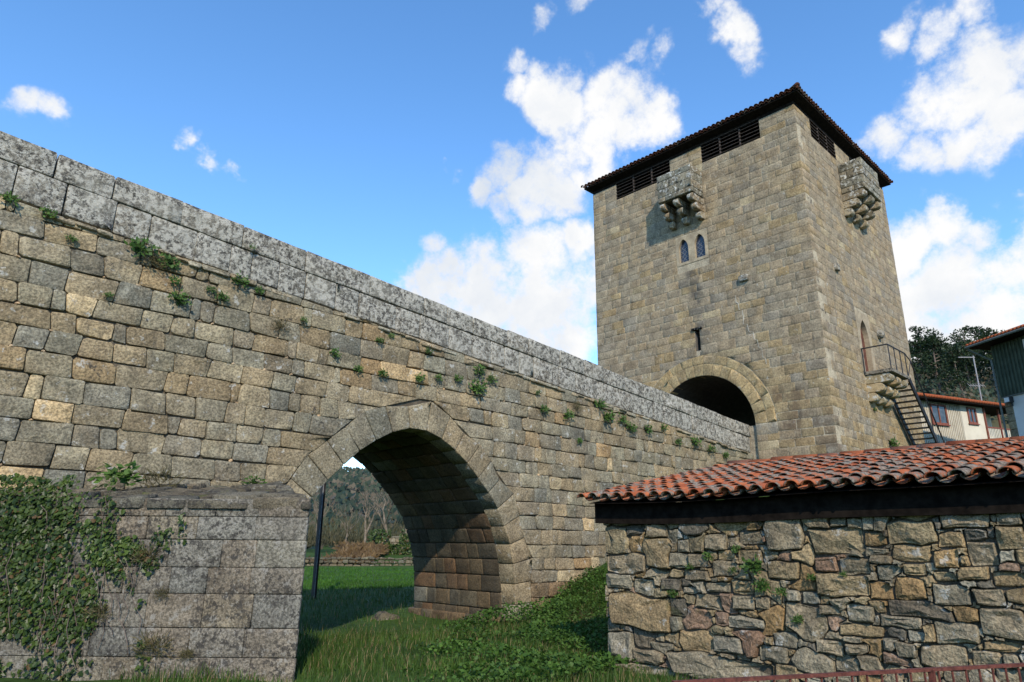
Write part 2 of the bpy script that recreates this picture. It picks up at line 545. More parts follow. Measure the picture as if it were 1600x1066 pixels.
M['steel_pale'] = plain_mat('pale steel edge', (0.25, 0.25, 0.26), 0.4, 0.3, 12, metal=0.5)  # paler tone for the strip along the pole's edge
M['tile'] = tile_mat('old clay tile', 0.8)
M['tile_pan'] = tile_mat('old clay pan tile', 0.8)
M['tile_dark'] = tile_mat('tower clay tile', 0.35, True)
M['tile_far'] = tile_mat('village clay tile', 0.25)
M['glass'] = plain_mat('leaded glass', (0.035, 0.045, 0.07), 0.15, 0.5, 8, spec=0.6)
M['lead'] = plain_mat('lead came', (0.16, 0.17, 0.18), 0.5, 0.2, 20)
M['window_stone'] = stone_mat('dressed sandstone', use_tint=False, base=(0.36, 0.30, 0.21), lichen=0, dark=0.1, bumpd=0.01)
M['door'] = plain_mat('red brown door', (0.12, 0.045, 0.03), 0.6, 0.3, 6)
M['cream'] = plain_mat('cream render', (0.62, 0.585, 0.48), 0.9, 0.06, 2.0)
M['siding'] = plain_mat('beige corrugated sheet', (0.50, 0.46, 0.37), 0.6, 0.12, 3.0)
M['redwood'] = plain_mat('red brown joinery', (0.20, 0.065, 0.04), 0.6, 0.25, 9)
M['pane'] = plain_mat('window pane', (0.05, 0.055, 0.06), 0.12, 0.5, 3, spec=0.6)
M['green'] = plain_mat('dark green corrugated sheet', (0.07, 0.092, 0.068), 0.85, 0.2, 3.0, spec=0.08)
M['white'] = plain_mat('white render', (0.70, 0.71, 0.72), 0.9, 0.07, 1.5)
M['pipe'] = plain_mat('grey green pipe', (0.12, 0.14, 0.13), 0.5, 0.2, 9)
M['alu'] = plain_mat('aluminium', (0.32, 0.32, 0.32), 0.6, 0.15, 9, metal=0.2)
M['bark_bare'] = plain_mat('pale bark', (0.17, 0.138, 0.10), 0.9, 0.35, 5)
M['bark_pine'] = plain_mat('pine bark', (0.13, 0.10, 0.08), 0.9, 0.4, 3)
M['ivy'] = leaf_mat('ivy leaves', (0.014, 0.036, 0.010), (0.075, 0.115, 0.024), ((0.11, 0.07, 0.03), 0.05), 0.18, 1.4, 0.4)
M['wallplant'] = leaf_mat('wall plant leaves', (0.035, 0.085, 0.015), (0.085, 0.16, 0.03), None, 0.25, 4)
M['dryplant'] = leaf_mat('dry heather', (0.055, 0.055, 0.022), (0.13, 0.105, 0.045), None, 0.2, 4)
M['grass'] = leaf_mat('grass blades', (0.03, 0.072, 0.012), (0.085, 0.145, 0.028), ((0.24, 0.185, 0.09), 0.13), 0.3, 0.9)
M['meadow_blades'] = leaf_mat('meadow blades', (0.035, 0.11, 0.014), (0.07, 0.17, 0.022), None, 0.3, 0.25)
M['cover'] = leaf_mat('nettle leaves', (0.03, 0.08, 0.013), (0.095, 0.18, 0.032), None, 0.3, 1.4)
M['straw'] = leaf_mat('dry grass', (0.26, 0.19, 0.085), (0.36, 0.29, 0.15), None, 0.2, 2)
M['bracken'] = leaf_mat('dead bracken', (0.085, 0.05, 0.022), (0.16, 0.105, 0.045), None, 0.2, 0.7)
M['pine'] = leaf_mat('pine needles', (0.012, 0.028, 0.011), (0.042, 0.068, 0.026), None, 0.1, 0.15)
M['brush'] = leaf_mat('olive brush', (0.045, 0.046, 0.02), (0.10, 0.088, 0.045), None, 0.2, 0.3)
M['farwood'] = leaf_mat('far wood', (0.012, 0.028, 0.018), (0.04, 0.058, 0.034), ((0.085, 0.07, 0.045), 0.25), 0.1, 0.03)


def ground_mat():
    m, N, L, B = new_mat('grassy ground')
    g = N.new('ShaderNodeNewGeometry'); P = g.outputs['Position']
    n1 = noise_node(N, L, P, 0.35, 6, 0.6); n2 = noise_node(N, L, P, 6.0, 6, 0.7)
    c = mixc(N, L, mapr(N, L, n1, 0.35, 0.65), (0.030, 0.060, 0.014), (0.05, 0.092, 0.02))
    c = mixc(N, L, 0.7, c, mixc(N, L, mapr(N, L, n2, 0.3, 0.7), (0.5, 0.5, 0.45), (1.4, 1.4, 1.3)), 'MULTIPLY')
    sl = N.new('ShaderNodeSeparateXYZ'); L.new(P, sl.inputs[0])
    hi = mapr(N, L, sl.outputs['Z'], 3.5, 9.0)
    c = mixc(N, L, hi, c, mixc(N, L, noise_node(N, L, P, 0.03, 6, 0.7), (0.03, 0.045, 0.022), (0.10, 0.085, 0.045)))
    L.new(c, B.inputs['Base Color']); B.inputs['Roughness'].default_value = 0.95
    B.inputs['Specular IOR Level'].default_value = 0.1
    bump(N, L, B, n2, 0.8, 0.05)
    return m


M['ground'] = ground_mat()


# ------------------------------------------------------------------ stone maker
def area2(p):
    return 0.5 * sum(p[i][0] * p[(i + 1) % len(p)][1] - p[(i + 1) % len(p)][0] * p[i][1] for i in range(len(p)))


def inset_poly(p, g):
    n = len(p); out = []
    for i in range(n):
        a, b, c = p[i - 1], p[i], p[(i + 1) % n]
        d1 = (b[0] - a[0], b[1] - a[1]); d2 = (c[0] - b[0], c[1] - b[1])
        l1 = math.hypot(*d1) or 1e-6; l2 = math.hypot(*d2) or 1e-6
        n1 = (-d1[1] / l1, d1[0] / l1); n2 = (-d2[1] / l2, d2[0] / l2)
        k = 1 + n1[0] * n2[0] + n1[1] * n2[1]
        if k < 0.25: k = 0.25
        out.append((b[0] + g * (n1[0] + n2[0]) / k, b[1] + g * (n1[1] + n2[1]) / k))
    return out


def clip_half(p, nx, ny, c):
    """keep nx*u+ny*v <= c"""
    out = []
    for i in range(len(p)):
        a, b = p[i], p[(i + 1) % len(p)]
        da, db = nx * a[0] + ny * a[1] - c, nx * b[0] + ny * b[1] - c
        if da <= 0: out.append(a)
        if (da < 0 < db) or (db < 0 < da):
            t = da / (da - db); out.append((a[0] + (b[0] - a[0]) * t, a[1] + (b[1] - a[1]) * t))
    q = []
    for v in out:
        if not q or math.hypot(v[0] - q[-1][0], v[1] - q[-1][1]) > 0.01: q.append(v)
    if len(q) > 1 and math.hypot(q[0][0] - q[-1][0], q[0][1] - q[-1][1]) < 0.01: q.pop()
    return q


def stone_geo(poly, fr, depth=0.2, gap=0.008, bev=0.03, bmp=0.015, corner=0.04, tilt=0.0, proud=0.0, seg=0.30, dome=0.0):
    """rounded stone with an uneven face; poly in (u,v) of frame fr=(O,U,V,N)"""
    if len(poly) < 3: return None
    if area2(poly) < 0: poly = poly[::-1]
    p = inset_poly(poly, gap)
    A = area2(p)
    if A < 0.0012: return None
    us = [q[0] for q in p]; vs = [q[1] for q in p]
    small = min(max(us) - min(us), max(vs) - min(vs))
    if small < 0.02: return None
    bev = min(bev, small * 0.28); corner = min(corner, small * 0.3)
    out = []
    n = len(p)
    for i in range(n):
        a, b, c = p[i - 1], p[i], p[(i + 1) % n]
        l1 = math.hypot(b[0] - a[0], b[1] - a[1]); l2 = math.hypot(c[0] - b[0], c[1] - b[1])
        k1 = min(corner * rnd(0.5, 1.4), l1 * 0.4); k2 = min(corner * rnd(0.5, 1.4), l2 * 0.4)
        q1 = (b[0] + (a[0] - b[0]) * k1 / max(l1, 1e-6), b[1] + (a[1] - b[1]) * k1 / max(l1, 1e-6))
        q2 = (b[0] + (c[0] - b[0]) * k2 / max(l2, 1e-6), b[1] + (c[1] - b[1]) * k2 / max(l2, 1e-6))
        out.append(q1); out.append(q2)
        rem = l2 - k2 - corner
        ns = int(rem / seg)
        if ns > 0:
            e2 = (c[0] - b[0], c[1] - b[1]); nn = (-e2[1] / l2, e2[0] / l2)
            for s in range(ns):
                t = (k2 + rem * (s + 1) / (ns + 1)) / l2
                w = rnd(-0.2, 1.0) * min(0.012, bev * 0.4)
                out.append((b[0] + e2[0] * t + nn[0] * w, b[1] + e2[1] * t + nn[1] * w))
    m = len(out)
    cx = sum(q[0] for q in out) / m; cy = sum(q[1] for q in out) / m
    nrm = []
    for i in range(m):
        a, c = out[i - 1], out[(i + 1) % m]
        e = (c[0] - a[0], c[1] - a[1]); l = math.hypot(*e) or 1e-6
        nrm.append((-e[1] / l, e[0] / l))
    O, U, V, Nn = fr
    tx, ty = rnd(-tilt, tilt), rnd(-tilt, tilt)
    seed = Vector((rnd(0, 90), rnd(0, 90), rnd(0, 90)))

    def P(u, v, w):
        return O + U * u + V * v + Nn * w

    verts = []
    R = [(0.0, -depth, 0), (0.0, -bev, 0), (0.32 * bev, -0.28 * bev, 0.6), (1.0 * bev, 0.0, 1.0)]
    for ins, dz, nf in R:
        for i in range(m):
            u = out[i][0] + nrm[i][0] * ins; v = out[i][1] + nrm[i][1] * ins
            w = dz
            if nf:
                w += nf * (bmp * noise.noise(Vector((u * 5, v * 5, 0)) + seed) + (u - cx) * tx + (v - cy) * ty)
            verts.append(P(u, v, w + (proud if dz > -depth else 0)))
    for i in range(m):
        u = lerp(out[i][0], cx, 0.5) + rnd(-1, 1) * bev * 0.3; v = lerp(out[i][1], cy, 0.5)
        w = bmp * 1.6 * noise.noise(Vector((u * 5, v * 5, 3)) + seed) + (u - cx) * tx + (v - cy) * ty + dome * 0.8
        verts.append(P(u, v, w + proud))
    verts.append(P(cx, cy, bmp * rnd(-0.6, 0.8) + dome + proud))
    F = []
    for r in range(4):
        for i in range(m):
            a, b = r * m + i, r * m + (i + 1) % m
            F.append((a, b, b + m, a + m))
    c0 = 5 * m
    for i in range(m):
        F.append((4 * m + i, 4 * m + (i + 1) % m, c0))
    ctr = P(cx, cy, proud)
    return verts, F, ctr, A


def emit(parent, name, rest_name, stones, mat, cap=300, smooth=True):
    """stones: (verts, faces, centre, area, tint). The cap largest in view become objects, the others one part."""
    def key(s):
        q = project(s[2])
        if q is None: return 0
        x, y, w = q
        inside = -30 < x < 1630 and -30 < y < 1096
        return (s[3] / (w * w)) * (1 if inside else 0.02)
    order = sorted(stones, key=key, reverse=True)
    base = parent_world(parent)
    for v, f, c, a, t in order[:cap]:
        o = mesh_obj(name, v, f, mat, None, smooth, t, tuple(c))
        o.parent = parent; o.location = Vector(c) - base
    if len(order) > cap:
        V = []; Fc = []; T = []
        for v, f, c, a, t in order[cap:]:
            b = len(V); V += v; Fc += [tuple(i + b for i in q) for q in f]; T += [t] * len(v)
        o = mesh_obj(rest_name, V, Fc, mat, None, smooth, T, tuple(base))
        o.parent = parent; o.location = (0, 0, 0)
        o['kind'] = 'stuff'


def tintv(base, var=0.16, warm=0.08):
    k = 1 + rnd(-var, var); w = rnd(-warm, warm)
    return (base[0] * k * (1 + w) * 1.02, base[1] * k, base[2] * k * (1 - w) * 0.91)


def pick(opts):
    r = random.random() * sum(o[0] for o in opts)
    for w, c in opts:
        r -= w
        if r <= 0: return c
    return opts[-1][1]


# ================================================================== GROUND
def gz(x, y):
    a = 0.690 * x + 0.724 * y
    r = 0.724 * x - 0.690 * y
    d = math.hypot(x, y)
    z = 0.0
    # bank that climbs towards the tower on the near side of the bridge
    if x > 11.9:
        t = x - 11.9
        ramp = min(3.2, 0.37 * t * sstep(0, 1.6, t)) + 0.05 * max(0, x - 20)
        z = max(z, min(ramp, 5.2) * (1 - sstep(13.0, 17.0, y - 0.35 * max(0.0, x - 24.0))))
    # hollow under the arch
    z -= 0.35 * math.exp(-((x - 9.5) ** 2 / 8 + (y - 14.6) ** 2 / 7))
    az = r / max(a, 1.0)
    if a > 45:
        w = sstep(0.22, 0.42, az)
        z += w * (25.0 * sstep(52, 122, a) + 14 * sstep(118, 300, a))
        z += (1 - w) * (0.9 * sstep(57, 64, a) + 37 * sstep(85, 400, a) * (1 + 0.25 * noise.noise(Vector((x * 0.006, y * 0.006, 0)))))
    elif a < 0:
        z += 20 * sstep(60, 300, d)
    z += 0.05 * noise.noise(Vector((x * 0.7, y * 0.7, 2.2))) * sstep(2, 6, d)
    return z


def build_ground():
    rad = [0.0]
    r = 0.6
    while r < 1500:
        rad.append(r); r *= 1.062 if r > 4 else 1.25
    ang = []
    a = -180.0
    while a < 180:
        ang.append(a); a += 0.7 if -45 <= a < 45 else 5.0
    V = [(0, 0, gz(0, 0))]; F = []
    base = math.degrees(math.atan2(FWD.y, FWD.x))
    n = len(ang)
    for rr in rad[1:]:
        for a in ang:
            t = math.radians(base - a)
            x, y = rr * math.cos(t), rr * math.sin(t)
            V.append((x, y, gz(x, y)))
    for k in range(n): F.append((0, 1 + (k + 1) % n, 1 + k))
    for i in range(len(rad) - 2):
        for k in range(n):
            a0, b0 = 1 + i * n + k, 1 + i * n + (k + 1) % n
            F.append((a0, b0, b0 + n, a0 + n))
    o = mesh_obj('ground', V, F, M['ground'], None, True)
    o['kind'] = 'structure'


build_ground()

# ================================================================== BRIDGE
YB, YF = 12.2, 16.2            # near and far face of the bridge
XT = 24.0                      # tower front face
AC = 8.82                      # arch axis
ARCH = [(0.0, 4.08), (0.3, 4.04), (0.81, 3.86), (1.39, 3.48), (2.02, 2.89), (2.46, 2.37), (2.76, 1.74), (2.89, 1.24), (2.94, 0.95), (2.99, 0.32), (3.0, -0.6)]


def par_top(x): return 7.82 - 0.0735 * x


def par_bot(x): return 6.80 - 0.0750 * x


def arch_curve(n):
    """n+1 points of the intrados from the right foot over the crown to the left foot"""
    pts = [(AC + d, z) for d, z in reversed(ARCH)] + [(AC - d, z) for d, z in ARCH[1:]]
    L = [0]
    for i in range(1, len(pts)): L.append(L[-1] + math.dist(pts[i], pts[i - 1]))
    out = []
    for k in range(n + 1):
        s = L[-1] * k / n
        for i in range(1, len(pts)):
            if s <= L[i] + 1e-9:
                t = (s - L[i - 1]) / (L[i] - L[i - 1]); break
        out.append((lerp(pts[i - 1][0], pts[i][0], t), lerp(pts[i - 1][1], pts[i][1], t)))
    return out


def arch_normals(c):
    out = []
    for i in range(len(c)):
        a, b = c[max(i - 1, 0)], c[min(i + 1, len(c) - 1)]
        e = (b[0] - a[0], b[1] - a[1]); l = math.hypot(*e)
        out.append((e[1] / l, -e[0] / l))       # pointing out of the opening
    return out


NV = 27
CURVE = arch_curve(NV)
CN = arch_normals(CURVE)
RING = [0.60 + 0.13 * math.sin(i * 2.1) * 0.6 + rnd(-0.05, 0.05) for i in range(NV + 1)]
EXT = [(p[0] + n[0] * r, p[1] + n[1] * r) for p, n, r in zip(CURVE, CN, RING)]
# extrados as half widths per height
def ext_half(z, side):
    best = None
    for i in range(NV):
        (x0, z0), (x1, z1) = EXT[i], EXT[i + 1]
        if (z0 - z) * (z1 - z) <= 0 and abs(z1 - z0) > 1e-6:
            t = (z - z0) / (z1 - z0); x = lerp(x0, x1, t)
            if side > 0 and x >= AC: best = x if best is None else max(best, x)
            if side < 0 and x <= AC: best = x if best is None else min(best, x)
    return best


EXT_TOP = max(p[1] for p in EXT)

bridge = empty('stone_bridge', (8.8, 14.2, 0.0), 'long grey granite bridge with one visible round arch and lichen-covered sloping parapet', 'bridge')

GREY = [(5, (0.222, 0.196, 0.148)), (3, (0.245, 0.208, 0.148)), (0.7, (0.275, 0.208, 0.13)), (1.8, (0.190, 0.173, 0.140)), (0.25, (0.38, 0.305, 0.20))]


def build_bridge():
    # core (joint mortar seen in the gaps), one prism with the arch cut out
    pts = [(-9, -1.2), (AC - 3.05, -1.2)]
    big = [(p[0] + n[0] * 0.06, p[1] + n[1] * 0.06) for p, n in zip(CURVE, CN)]
    outline = [(-9, -1.2)] + [(big[-1][0], -1.2)] + list(reversed(big)) + [(big[0][0], -1.2), (XT - 0.01, -1.2), (XT - 0.01, par_bot(XT) - 0.05), (-9, par_bot(-9) - 0.05)]
    n = len(outline)
    y0, y1 = YB + 0.05, YF
    V = [(x, y0, z) for x, z in outline] + [(x, y1, z) for x, z in outline]
    F = [tuple(range(n)), tuple(reversed(range(n, 2 * n)))] + [(i, i + n, (i + 1) % n + n, (i + 1) % n) for i in range(n)]
    bm = bmesh.new()
    vs = [bm.verts.new(v) for v in V]
    for f in F: bm.faces.new([vs[i] for i in f])
    bmesh.ops.recalc_face_normals(bm, faces=bm.faces[:])
    bmesh.ops.triangulate(bm, faces=[f for f in bm.faces if len(f.verts) > 4])
    me = bpy.data.meshes.new('joint_core'); bm.to_mesh(me); bm.free(); me.materials.append(M['joint_dark'])
    o = bpy.data.objects.new('joint_core', me); link(o); attach(o, bridge)

    fr = (Vector((0, YB, 0)), UX, UZ, -UY)
    stones = []
    # horizontal courses
    zs = [-0.9]
    while zs[-1] < 7.6: zs.append(zs[-1] + rnd(0.28, 0.40))
    k = min(range(len(zs)), key=lambda i: abs(zs[i] - EXT_TOP)); zs[k] = EXT_TOP + 0.01
    chinks = []
    for i in range(len(zs) - 1):
        z0, z1 = zs[i], zs[i + 1]
        if z1 - z0 < 0.15: continue
        spans = [(-8.5, XT)]
        if z0 < EXT_TOP - 0.02:
            zz0, zz1 = z0, min(z1, EXT_TOP - 0.01)
            l0, l1 = ext_half(max(zz0, -0.55), -1), ext_half(max(zz1, -0.55), -1)
            r0, r1 = ext_half(max(zz0, -0.55), 1), ext_half(max(zz1, -0.55), 1)
            l0 = l0 if l0 is not None else AC; l1 = l1 if l1 is not None else AC
            r0 = r0 if r0 is not None else AC; r1 = r1 if r1 is not None else AC
            spans = [(-8.5, (l0, l1)), ((r0, r1), XT)]
        for s in spans:
            a0, a1 = s[0] if isinstance(s[0], tuple) else (s[0], s[0])
            b0, b1 = s[1] if isinstance(s[1], tuple) else (s[1], s[1])
            x = max(a0, a1); cuts = [(a0, a1)]
            end = min(b0, b1)
            while True:
                w = rnd(0.34, 0.78) if random.random() < 0.88 else rnd(0.14, 0.26)
                if x + w > end - 0.32: break
                x += w; j = rnd(-0.03, 0.03)
                cuts.append((x + j, x - j))
            cuts.append((b0, b1))
            for q in range(len(cuts) - 1):
                (p0, p1), (q0, q1) = cuts[q], cuts[q + 1]
                j = [rnd(-0.02, 0.02) for _ in range(4)]
                poly = [(p0, z0 + j[0]), (q0, z0 + j[1]), (q1, z1 + j[2]), (p1, z1 + j[3])]
                xm = (p0 + q0) / 2
                # keep below the parapet
                poly = clip_half(poly, 0.0745, 1.0, par_bot(0) - 0.04)
                if len(poly) < 3 or xm < -7: continue
                g = stone_geo(poly, fr, 0.22, rnd(0.003, 0.009), rnd(0.007, 0.017), 0.030, rnd(0.014, 0.05), 0.03, rnd(-0.014, 0.018))
                if g:
                    opts = GREY
                    t = tintv(pick(opts))
                    if z1 < 0.9 and xm > 11: t = tintv((0.165, 0.127, 0.088))
                    stones.append((*g, t))
                if random.random() < 0.30 and -1 < xm < 23 and z0 > 0.4 and z1 < par_bot(xm) - 0.15:
                    chinks.append((q0, z0))
    emit(bridge, 'wall_stone', 'wall_masonry', stones, M['bridge'])
    # small pinning stones wedged into the joints
    ch = []
    for (x, z) in chinks:
        r = rnd(0.018, 0.04)
        poly = [(x + r * rnd(0.7, 1.5) * math.cos(a), z + r * rnd(0.6, 1.1) * math.sin(a)) for a in [k * math.pi / 3 for k in range(6)]]
        g = stone_geo(poly, fr, 0.1, 0.0, 0.012, 0.004, 0.012, 0, 0.004)
        if g: ch.append((*g, tintv((0.42, 0.31, 0.21))))
    emit(bridge, 'pinning_stone', 'pinning_stones', ch, M['bridge'], 0)
    # voussoirs
    vo = []
    for i in range(NV):
        poly = [CURVE[i], EXT[i], EXT[i + 1], CURVE[i + 1]]
        if max(p[1] for p in poly) < -0.3: continue
        g = stone_geo([(p[0], p[1]) for p in poly], fr, 0.5, 0.005, 0.016, 0.018, 0.02, 0.02, rnd(-0.002, 0.010))
        if g: vo.append((*g, tintv(pick([(3, (0.225, 0.195, 0.143)), (1, (0.25, 0.20, 0.135)), (2, (0.195, 0.175, 0.135))]))))
    emit(bridge, 'voussoir', 'voussoirs', vo, M['bridge'])
    # vault: courses along the barrel
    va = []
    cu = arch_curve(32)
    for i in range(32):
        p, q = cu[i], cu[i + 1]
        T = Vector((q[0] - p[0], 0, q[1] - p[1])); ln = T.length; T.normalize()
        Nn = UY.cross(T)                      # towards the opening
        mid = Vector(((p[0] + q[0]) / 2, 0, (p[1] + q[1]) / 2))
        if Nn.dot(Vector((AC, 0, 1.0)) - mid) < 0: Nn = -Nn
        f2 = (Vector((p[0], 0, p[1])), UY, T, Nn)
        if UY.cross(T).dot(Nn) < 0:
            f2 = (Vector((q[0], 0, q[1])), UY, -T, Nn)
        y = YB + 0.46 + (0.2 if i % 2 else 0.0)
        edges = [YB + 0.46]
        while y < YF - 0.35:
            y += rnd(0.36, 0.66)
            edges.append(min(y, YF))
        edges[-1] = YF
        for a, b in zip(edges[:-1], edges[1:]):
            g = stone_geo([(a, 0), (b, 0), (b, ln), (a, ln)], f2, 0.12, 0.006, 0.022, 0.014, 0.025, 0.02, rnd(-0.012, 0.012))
            if g: va.append((*g, tintv(pick([(3, (0.085, 0.072, 0.055)), (2, (0.105, 0.085, 0.06)), (1.4, (0.115, 0.078, 0.052)), (0.5, (0.16, 0.145, 0.12))]))))  # tints lowered to paint in the shade under the arch
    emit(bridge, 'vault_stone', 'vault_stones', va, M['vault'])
    # footing of the right pier
    ft = []
    fx = (Vector((AC + 2.84, 0, 0)), UY, UZ, -UX)
    for z0, z1, out in ((-0.75, -0.38, 0.14), (-0.38, 0.02, 0.07)):
        y = YB - 0.1
        while y < YF + 0.05:
            w = rnd(0.45, 0.8)
            g = stone_geo([(-(y + w), z0), (-y, z0), (-y, z1), (-(y + w), z1)], (Vector((AC + 2.98, 0, 0)), -UY, UZ, -UX), 0.3, 0.008, 0.03, 0.015, 0.03, 0.02, out)
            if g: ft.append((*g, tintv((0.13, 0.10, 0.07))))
            y += w
    emit(bridge, 'footing_stone', 'footing_stones', ft, M['vault'])
    # parapet: two courses of long slabs that follow the slope of the road
    pa = []
    for course in (0, 1):
        x = -7.0
        while x < XT - 0.02:
            w = rnd(0.65, 1.55) if course else rnd(0.42, 1.0)
            x1 = min(x + w, XT - 0.012)
            if XT - x1 < 0.4: x1 = XT - 0.012
            mid = lambda u: lerp(par_bot(u), par_top(u), 0.56)
            lo, hi = (mid, par_top) if course else (par_bot, mid)
            j = [rnd(-0.012, 0.012) for _ in range(6)]
            dz = rnd(-0.015, 0.02) if course else 0
            poly = [(x + j[4], lo(x) + j[0]), (x1 + j[5], lo(x1) + j[1]), (x1 + j[5], hi(x1) + dz + j[2]), (x + j[4], hi(x) + dz + j[3])]
            g = stone_geo(poly, fr, 0.42, rnd(0.002, 0.006), rnd(0.012, 0.026), 0.022, rnd(0.015, 0.04), 0.02, rnd(-0.075, -0.05) + (0.02 if course else 0))
            if g: pa.append((*g, tintv((0.19, 0.183, 0.168), 0.1, 0.03)))
            x = x1
    emit(bridge, 'parapet_stone', 'parapet_stones', pa, M['parapet'])
    # thin broken ledge stones under the parapet
    le = []
    x = -2.0
    while x < XT - 0.5:
        w = rnd(0.2, 0.55)
        if random.random() < 0.62:
            h = rnd(0.05, 0.11); b = par_bot(x) - 0.03 - h - rnd(0, 0.05)
            g = stone_geo([(x, b), (x + w, b - 0.074 * w), (x + w, b - 0.074 * w + h), (x, b + h)], fr, 0.2, 0.004, 0.02, 0.012, 0.03, 0.05, rnd(0.03, 0.08))
            if g: le.append((*g, tintv((0.30, 0.27, 0.215))))
        x += w
    emit(bridge, 'ledge_stone', 'ledge_stones', le, M['bridge'])
    # far parapet and road deck, closing the bridge behind
    mb = MB()
    V = [(x, y, z) for x in (-9, XT - 0.02) for (y, z) in ((YB + 0.36, par_bot(x) - 0.2), (YF - 0.4, par_bot(x) - 0.2), (YF - 0.4, par_top(x) - 0.02), (YF - 0.02, par_top(x) - 0.02), (YF - 0.02, par_bot(x) - 0.2))]
    mb.add(V, [(0, 5, 6, 1), (1, 6, 7, 2), (2, 7, 8, 3), (3, 8, 9, 4)])
    mb.build('road_and_far_parapet', M['joint_dark'], bridge)

    # cutwater pier on the left
    T = Vector((4.45, 8.5, 0)); dirL = Vector((-0.7217, 0.6922, 0)); top = 2.18
    A = T + dirL * 5.36
    Bp = Vector((AC - 3.06, YB, 0))
    O = T; U = -dirL; Nn = Vector((-0.6922, -0.7217, 0))
    frp = (O, U, UZ, Nn)
    rows = [-0.75, -0.42, -0.10, 0.26, 0.60, 1.00, 1.32, 1.66, 1.95, 2.18]
    ps = []
    for i in range(len(rows) - 1):
        z0, z1 = rows[i], rows[i + 1]
        u = 0.0; first = True
        while u > -5.3:
            w = rnd(0.42, 0.85) if not first else rnd(0.45, 0.75)
            dp = 0.05 if first else 0.45
            first = False
            u2 = max(u - w, -5.34)
            g = stone_geo([(u2, z0), (u, z0), (u, z1), (u2, z1)], frp, dp, rnd(0.001, 0.004), 0.009, 0.012, 0.012, 0.008, rnd(-0.005, 0.006))
            if g: ps.append((*g, tintv(pick([(3, (0.152, 0.14, 0.125)), (1, (0.165, 0.148, 0.122))]), 0.12)))
            u = u2
        # the short flank that runs back to the bridge
        d2 = (Bp - T); l2 = d2.length; d2 = d2 / l2
        n2 = Vector((d2.y, -d2.x, 0))
        u = 0.03
        while u < l2 - 0.05:
            u2 = min(u + rnd(0.5, 0.9), l2)
            g = stone_geo([(u, z0), (u2, z0), (u2, z1), (u, z1)], (T, d2, UZ, n2), 0.04, 0.006, 0.018, 0.012, 0.018, 0.01, 0)
            if g: ps.append((*g, tintv((0.12, 0.11, 0.095), 0.12)))
            u = u2
    emit(bridge, 'pier_stone', 'pier_masonry', ps, M['pier'])
    inn = 0.03
    Ti = T + Vector((-0.02, 0.06, 0)); Ai = A + Vector((0.05, 0.05, 0)); Bi = Bp + Vector((-0.05, 0, 0))
    mb = MB()
    mb.add([(p.x, p.y, z) for z in (-1.2, 2.14) for p in (Ti, Bi, Ai)], [(0, 1, 2), (3, 5, 4), (0, 3, 4, 1), (1, 4, 5, 2), (2, 5, 3, 0)])
    mb.build('pier_core', M['joint_grey'], bridge)
    # sloping weathered slabs on top of the pier
    cs = []
    Oc = Vector((T.x, T.y, top)); rise = 0.38
    mid = (A + Bp) / 2
    Vd = (Vector((mid.x, mid.y, top + rise)) - Oc)
    across = U.copy()
    # local frame: u along the front edge, v up the slope to the wall
    vdir = Vector((0.6922, 0.7217, 0.0)); sl = 0.15
    Vv = Vector((vdir.x, vdir.y, sl)).normalized(); Nc = across.cross(Vv).normalized()
    tri = [(0.04, -0.05), ((Bp - T).dot(across), (Bp - T).dot(vdir) * 1.01), (-5.3, -0.05)]
    v = -0.06
    while v < 3.4:
        h = rnd(0.3, 0.55); u = -5.4
        while u < 2.2:
            w = rnd(0.35, 0.9)
            jj = rnd(-0.04, 0.04)
            poly = [(u, v + jj), (u + w, v + rnd(-0.04, 0.04)), (u + w, v + h), (u, v + h)]
            # clip to the plan triangle
            p0, p1, p2 = tri
            if area2(tri) < 0: ord_ = [p0, p2, p1]
            else: ord_ = tri
            for a in range(3):
                q0, q1 = ord_[a], ord_[(a + 1) % 3]
                ex, ey = q1[0] - q0[0], q1[1] - q0[1]
                l = math.hypot(ex, ey)
                nx, ny = ey / l, -ex / l
                poly = clip_half(poly, nx, ny, nx * q0[0] + ny * q0[1] + 0.02)
                if len(poly) < 3: break
            if len(poly) >= 3:
                g = stone_geo(poly, (Oc, across, Vv, Nc), 0.12, 0.012, 0.02, 0.03, 0.05, 0.10, rnd(-0.05, 0.03))
                if g: cs.append((*g, tintv((0.12, 0.11, 0.09), 0.25)))
            u += w
        v += h
    emit(bridge, 'capping_slab', 'capping_slabs', cs, M['cap'])


build_bridge()

# ================================================================== TOWER
TY0, TY1, TX0, TX1, TZ = 9.12, 19.40, 24.0, 33.75, 18.5
TB = 1.5                                   # foot of the walls
GC, GZ, GR = 14.2, 6.06, 2.22              # gate arch: centre, springing, radius
tower = empty('fortified_tower', ((TX0 + TX1) / 2, (TY0 + TY1) / 2, TB), 'tall square granite tower with gate arch, stone box balconies and dark tiled roof', 'tower')
LZ = 17.66                                 # sill of the louvred openings
LOUV_F = [(14.9, 17.95), (10.6, 13.3)]     # along y on the front
LOUV_R = [(25.4, 27.9), (29.5, 32.3)]      # along x on the right side
WINS = [(14.26, 14.72), (13.47, 13.95)]
SLIT = (14.02, 14.24, 9.33, 10.22)
DOOR = (27.70, 28.60, 8.22, 10.46)


def pointed(x0, x1, z0, z1, n=6):
    """outline of a pointed opening, counter-clockwise from the lower left"""
    w = x1 - x0; c = (x0 + x1) / 2; zs = z1 - w * 0.95
    L = [(x1 - 0 - w * 1.0 + w * (1 - math.cos(a)) * 0.5 / (1 - math.cos(math.radians(62))) * 1.0, zs + (z1 - zs) * math.sin(a) / math.sin(math.radians(62))) for a in [math.radians(62) * k / n for k in range(n + 1)]]
    # L runs from (x0, zs) to (c, z1)
    Rr = [(2 * c - x, z) for x, z in reversed(L)][1:]
    return [(x0, z0), (x1, z0)] + [(x, z) for x, z in reversed(L + Rr)]


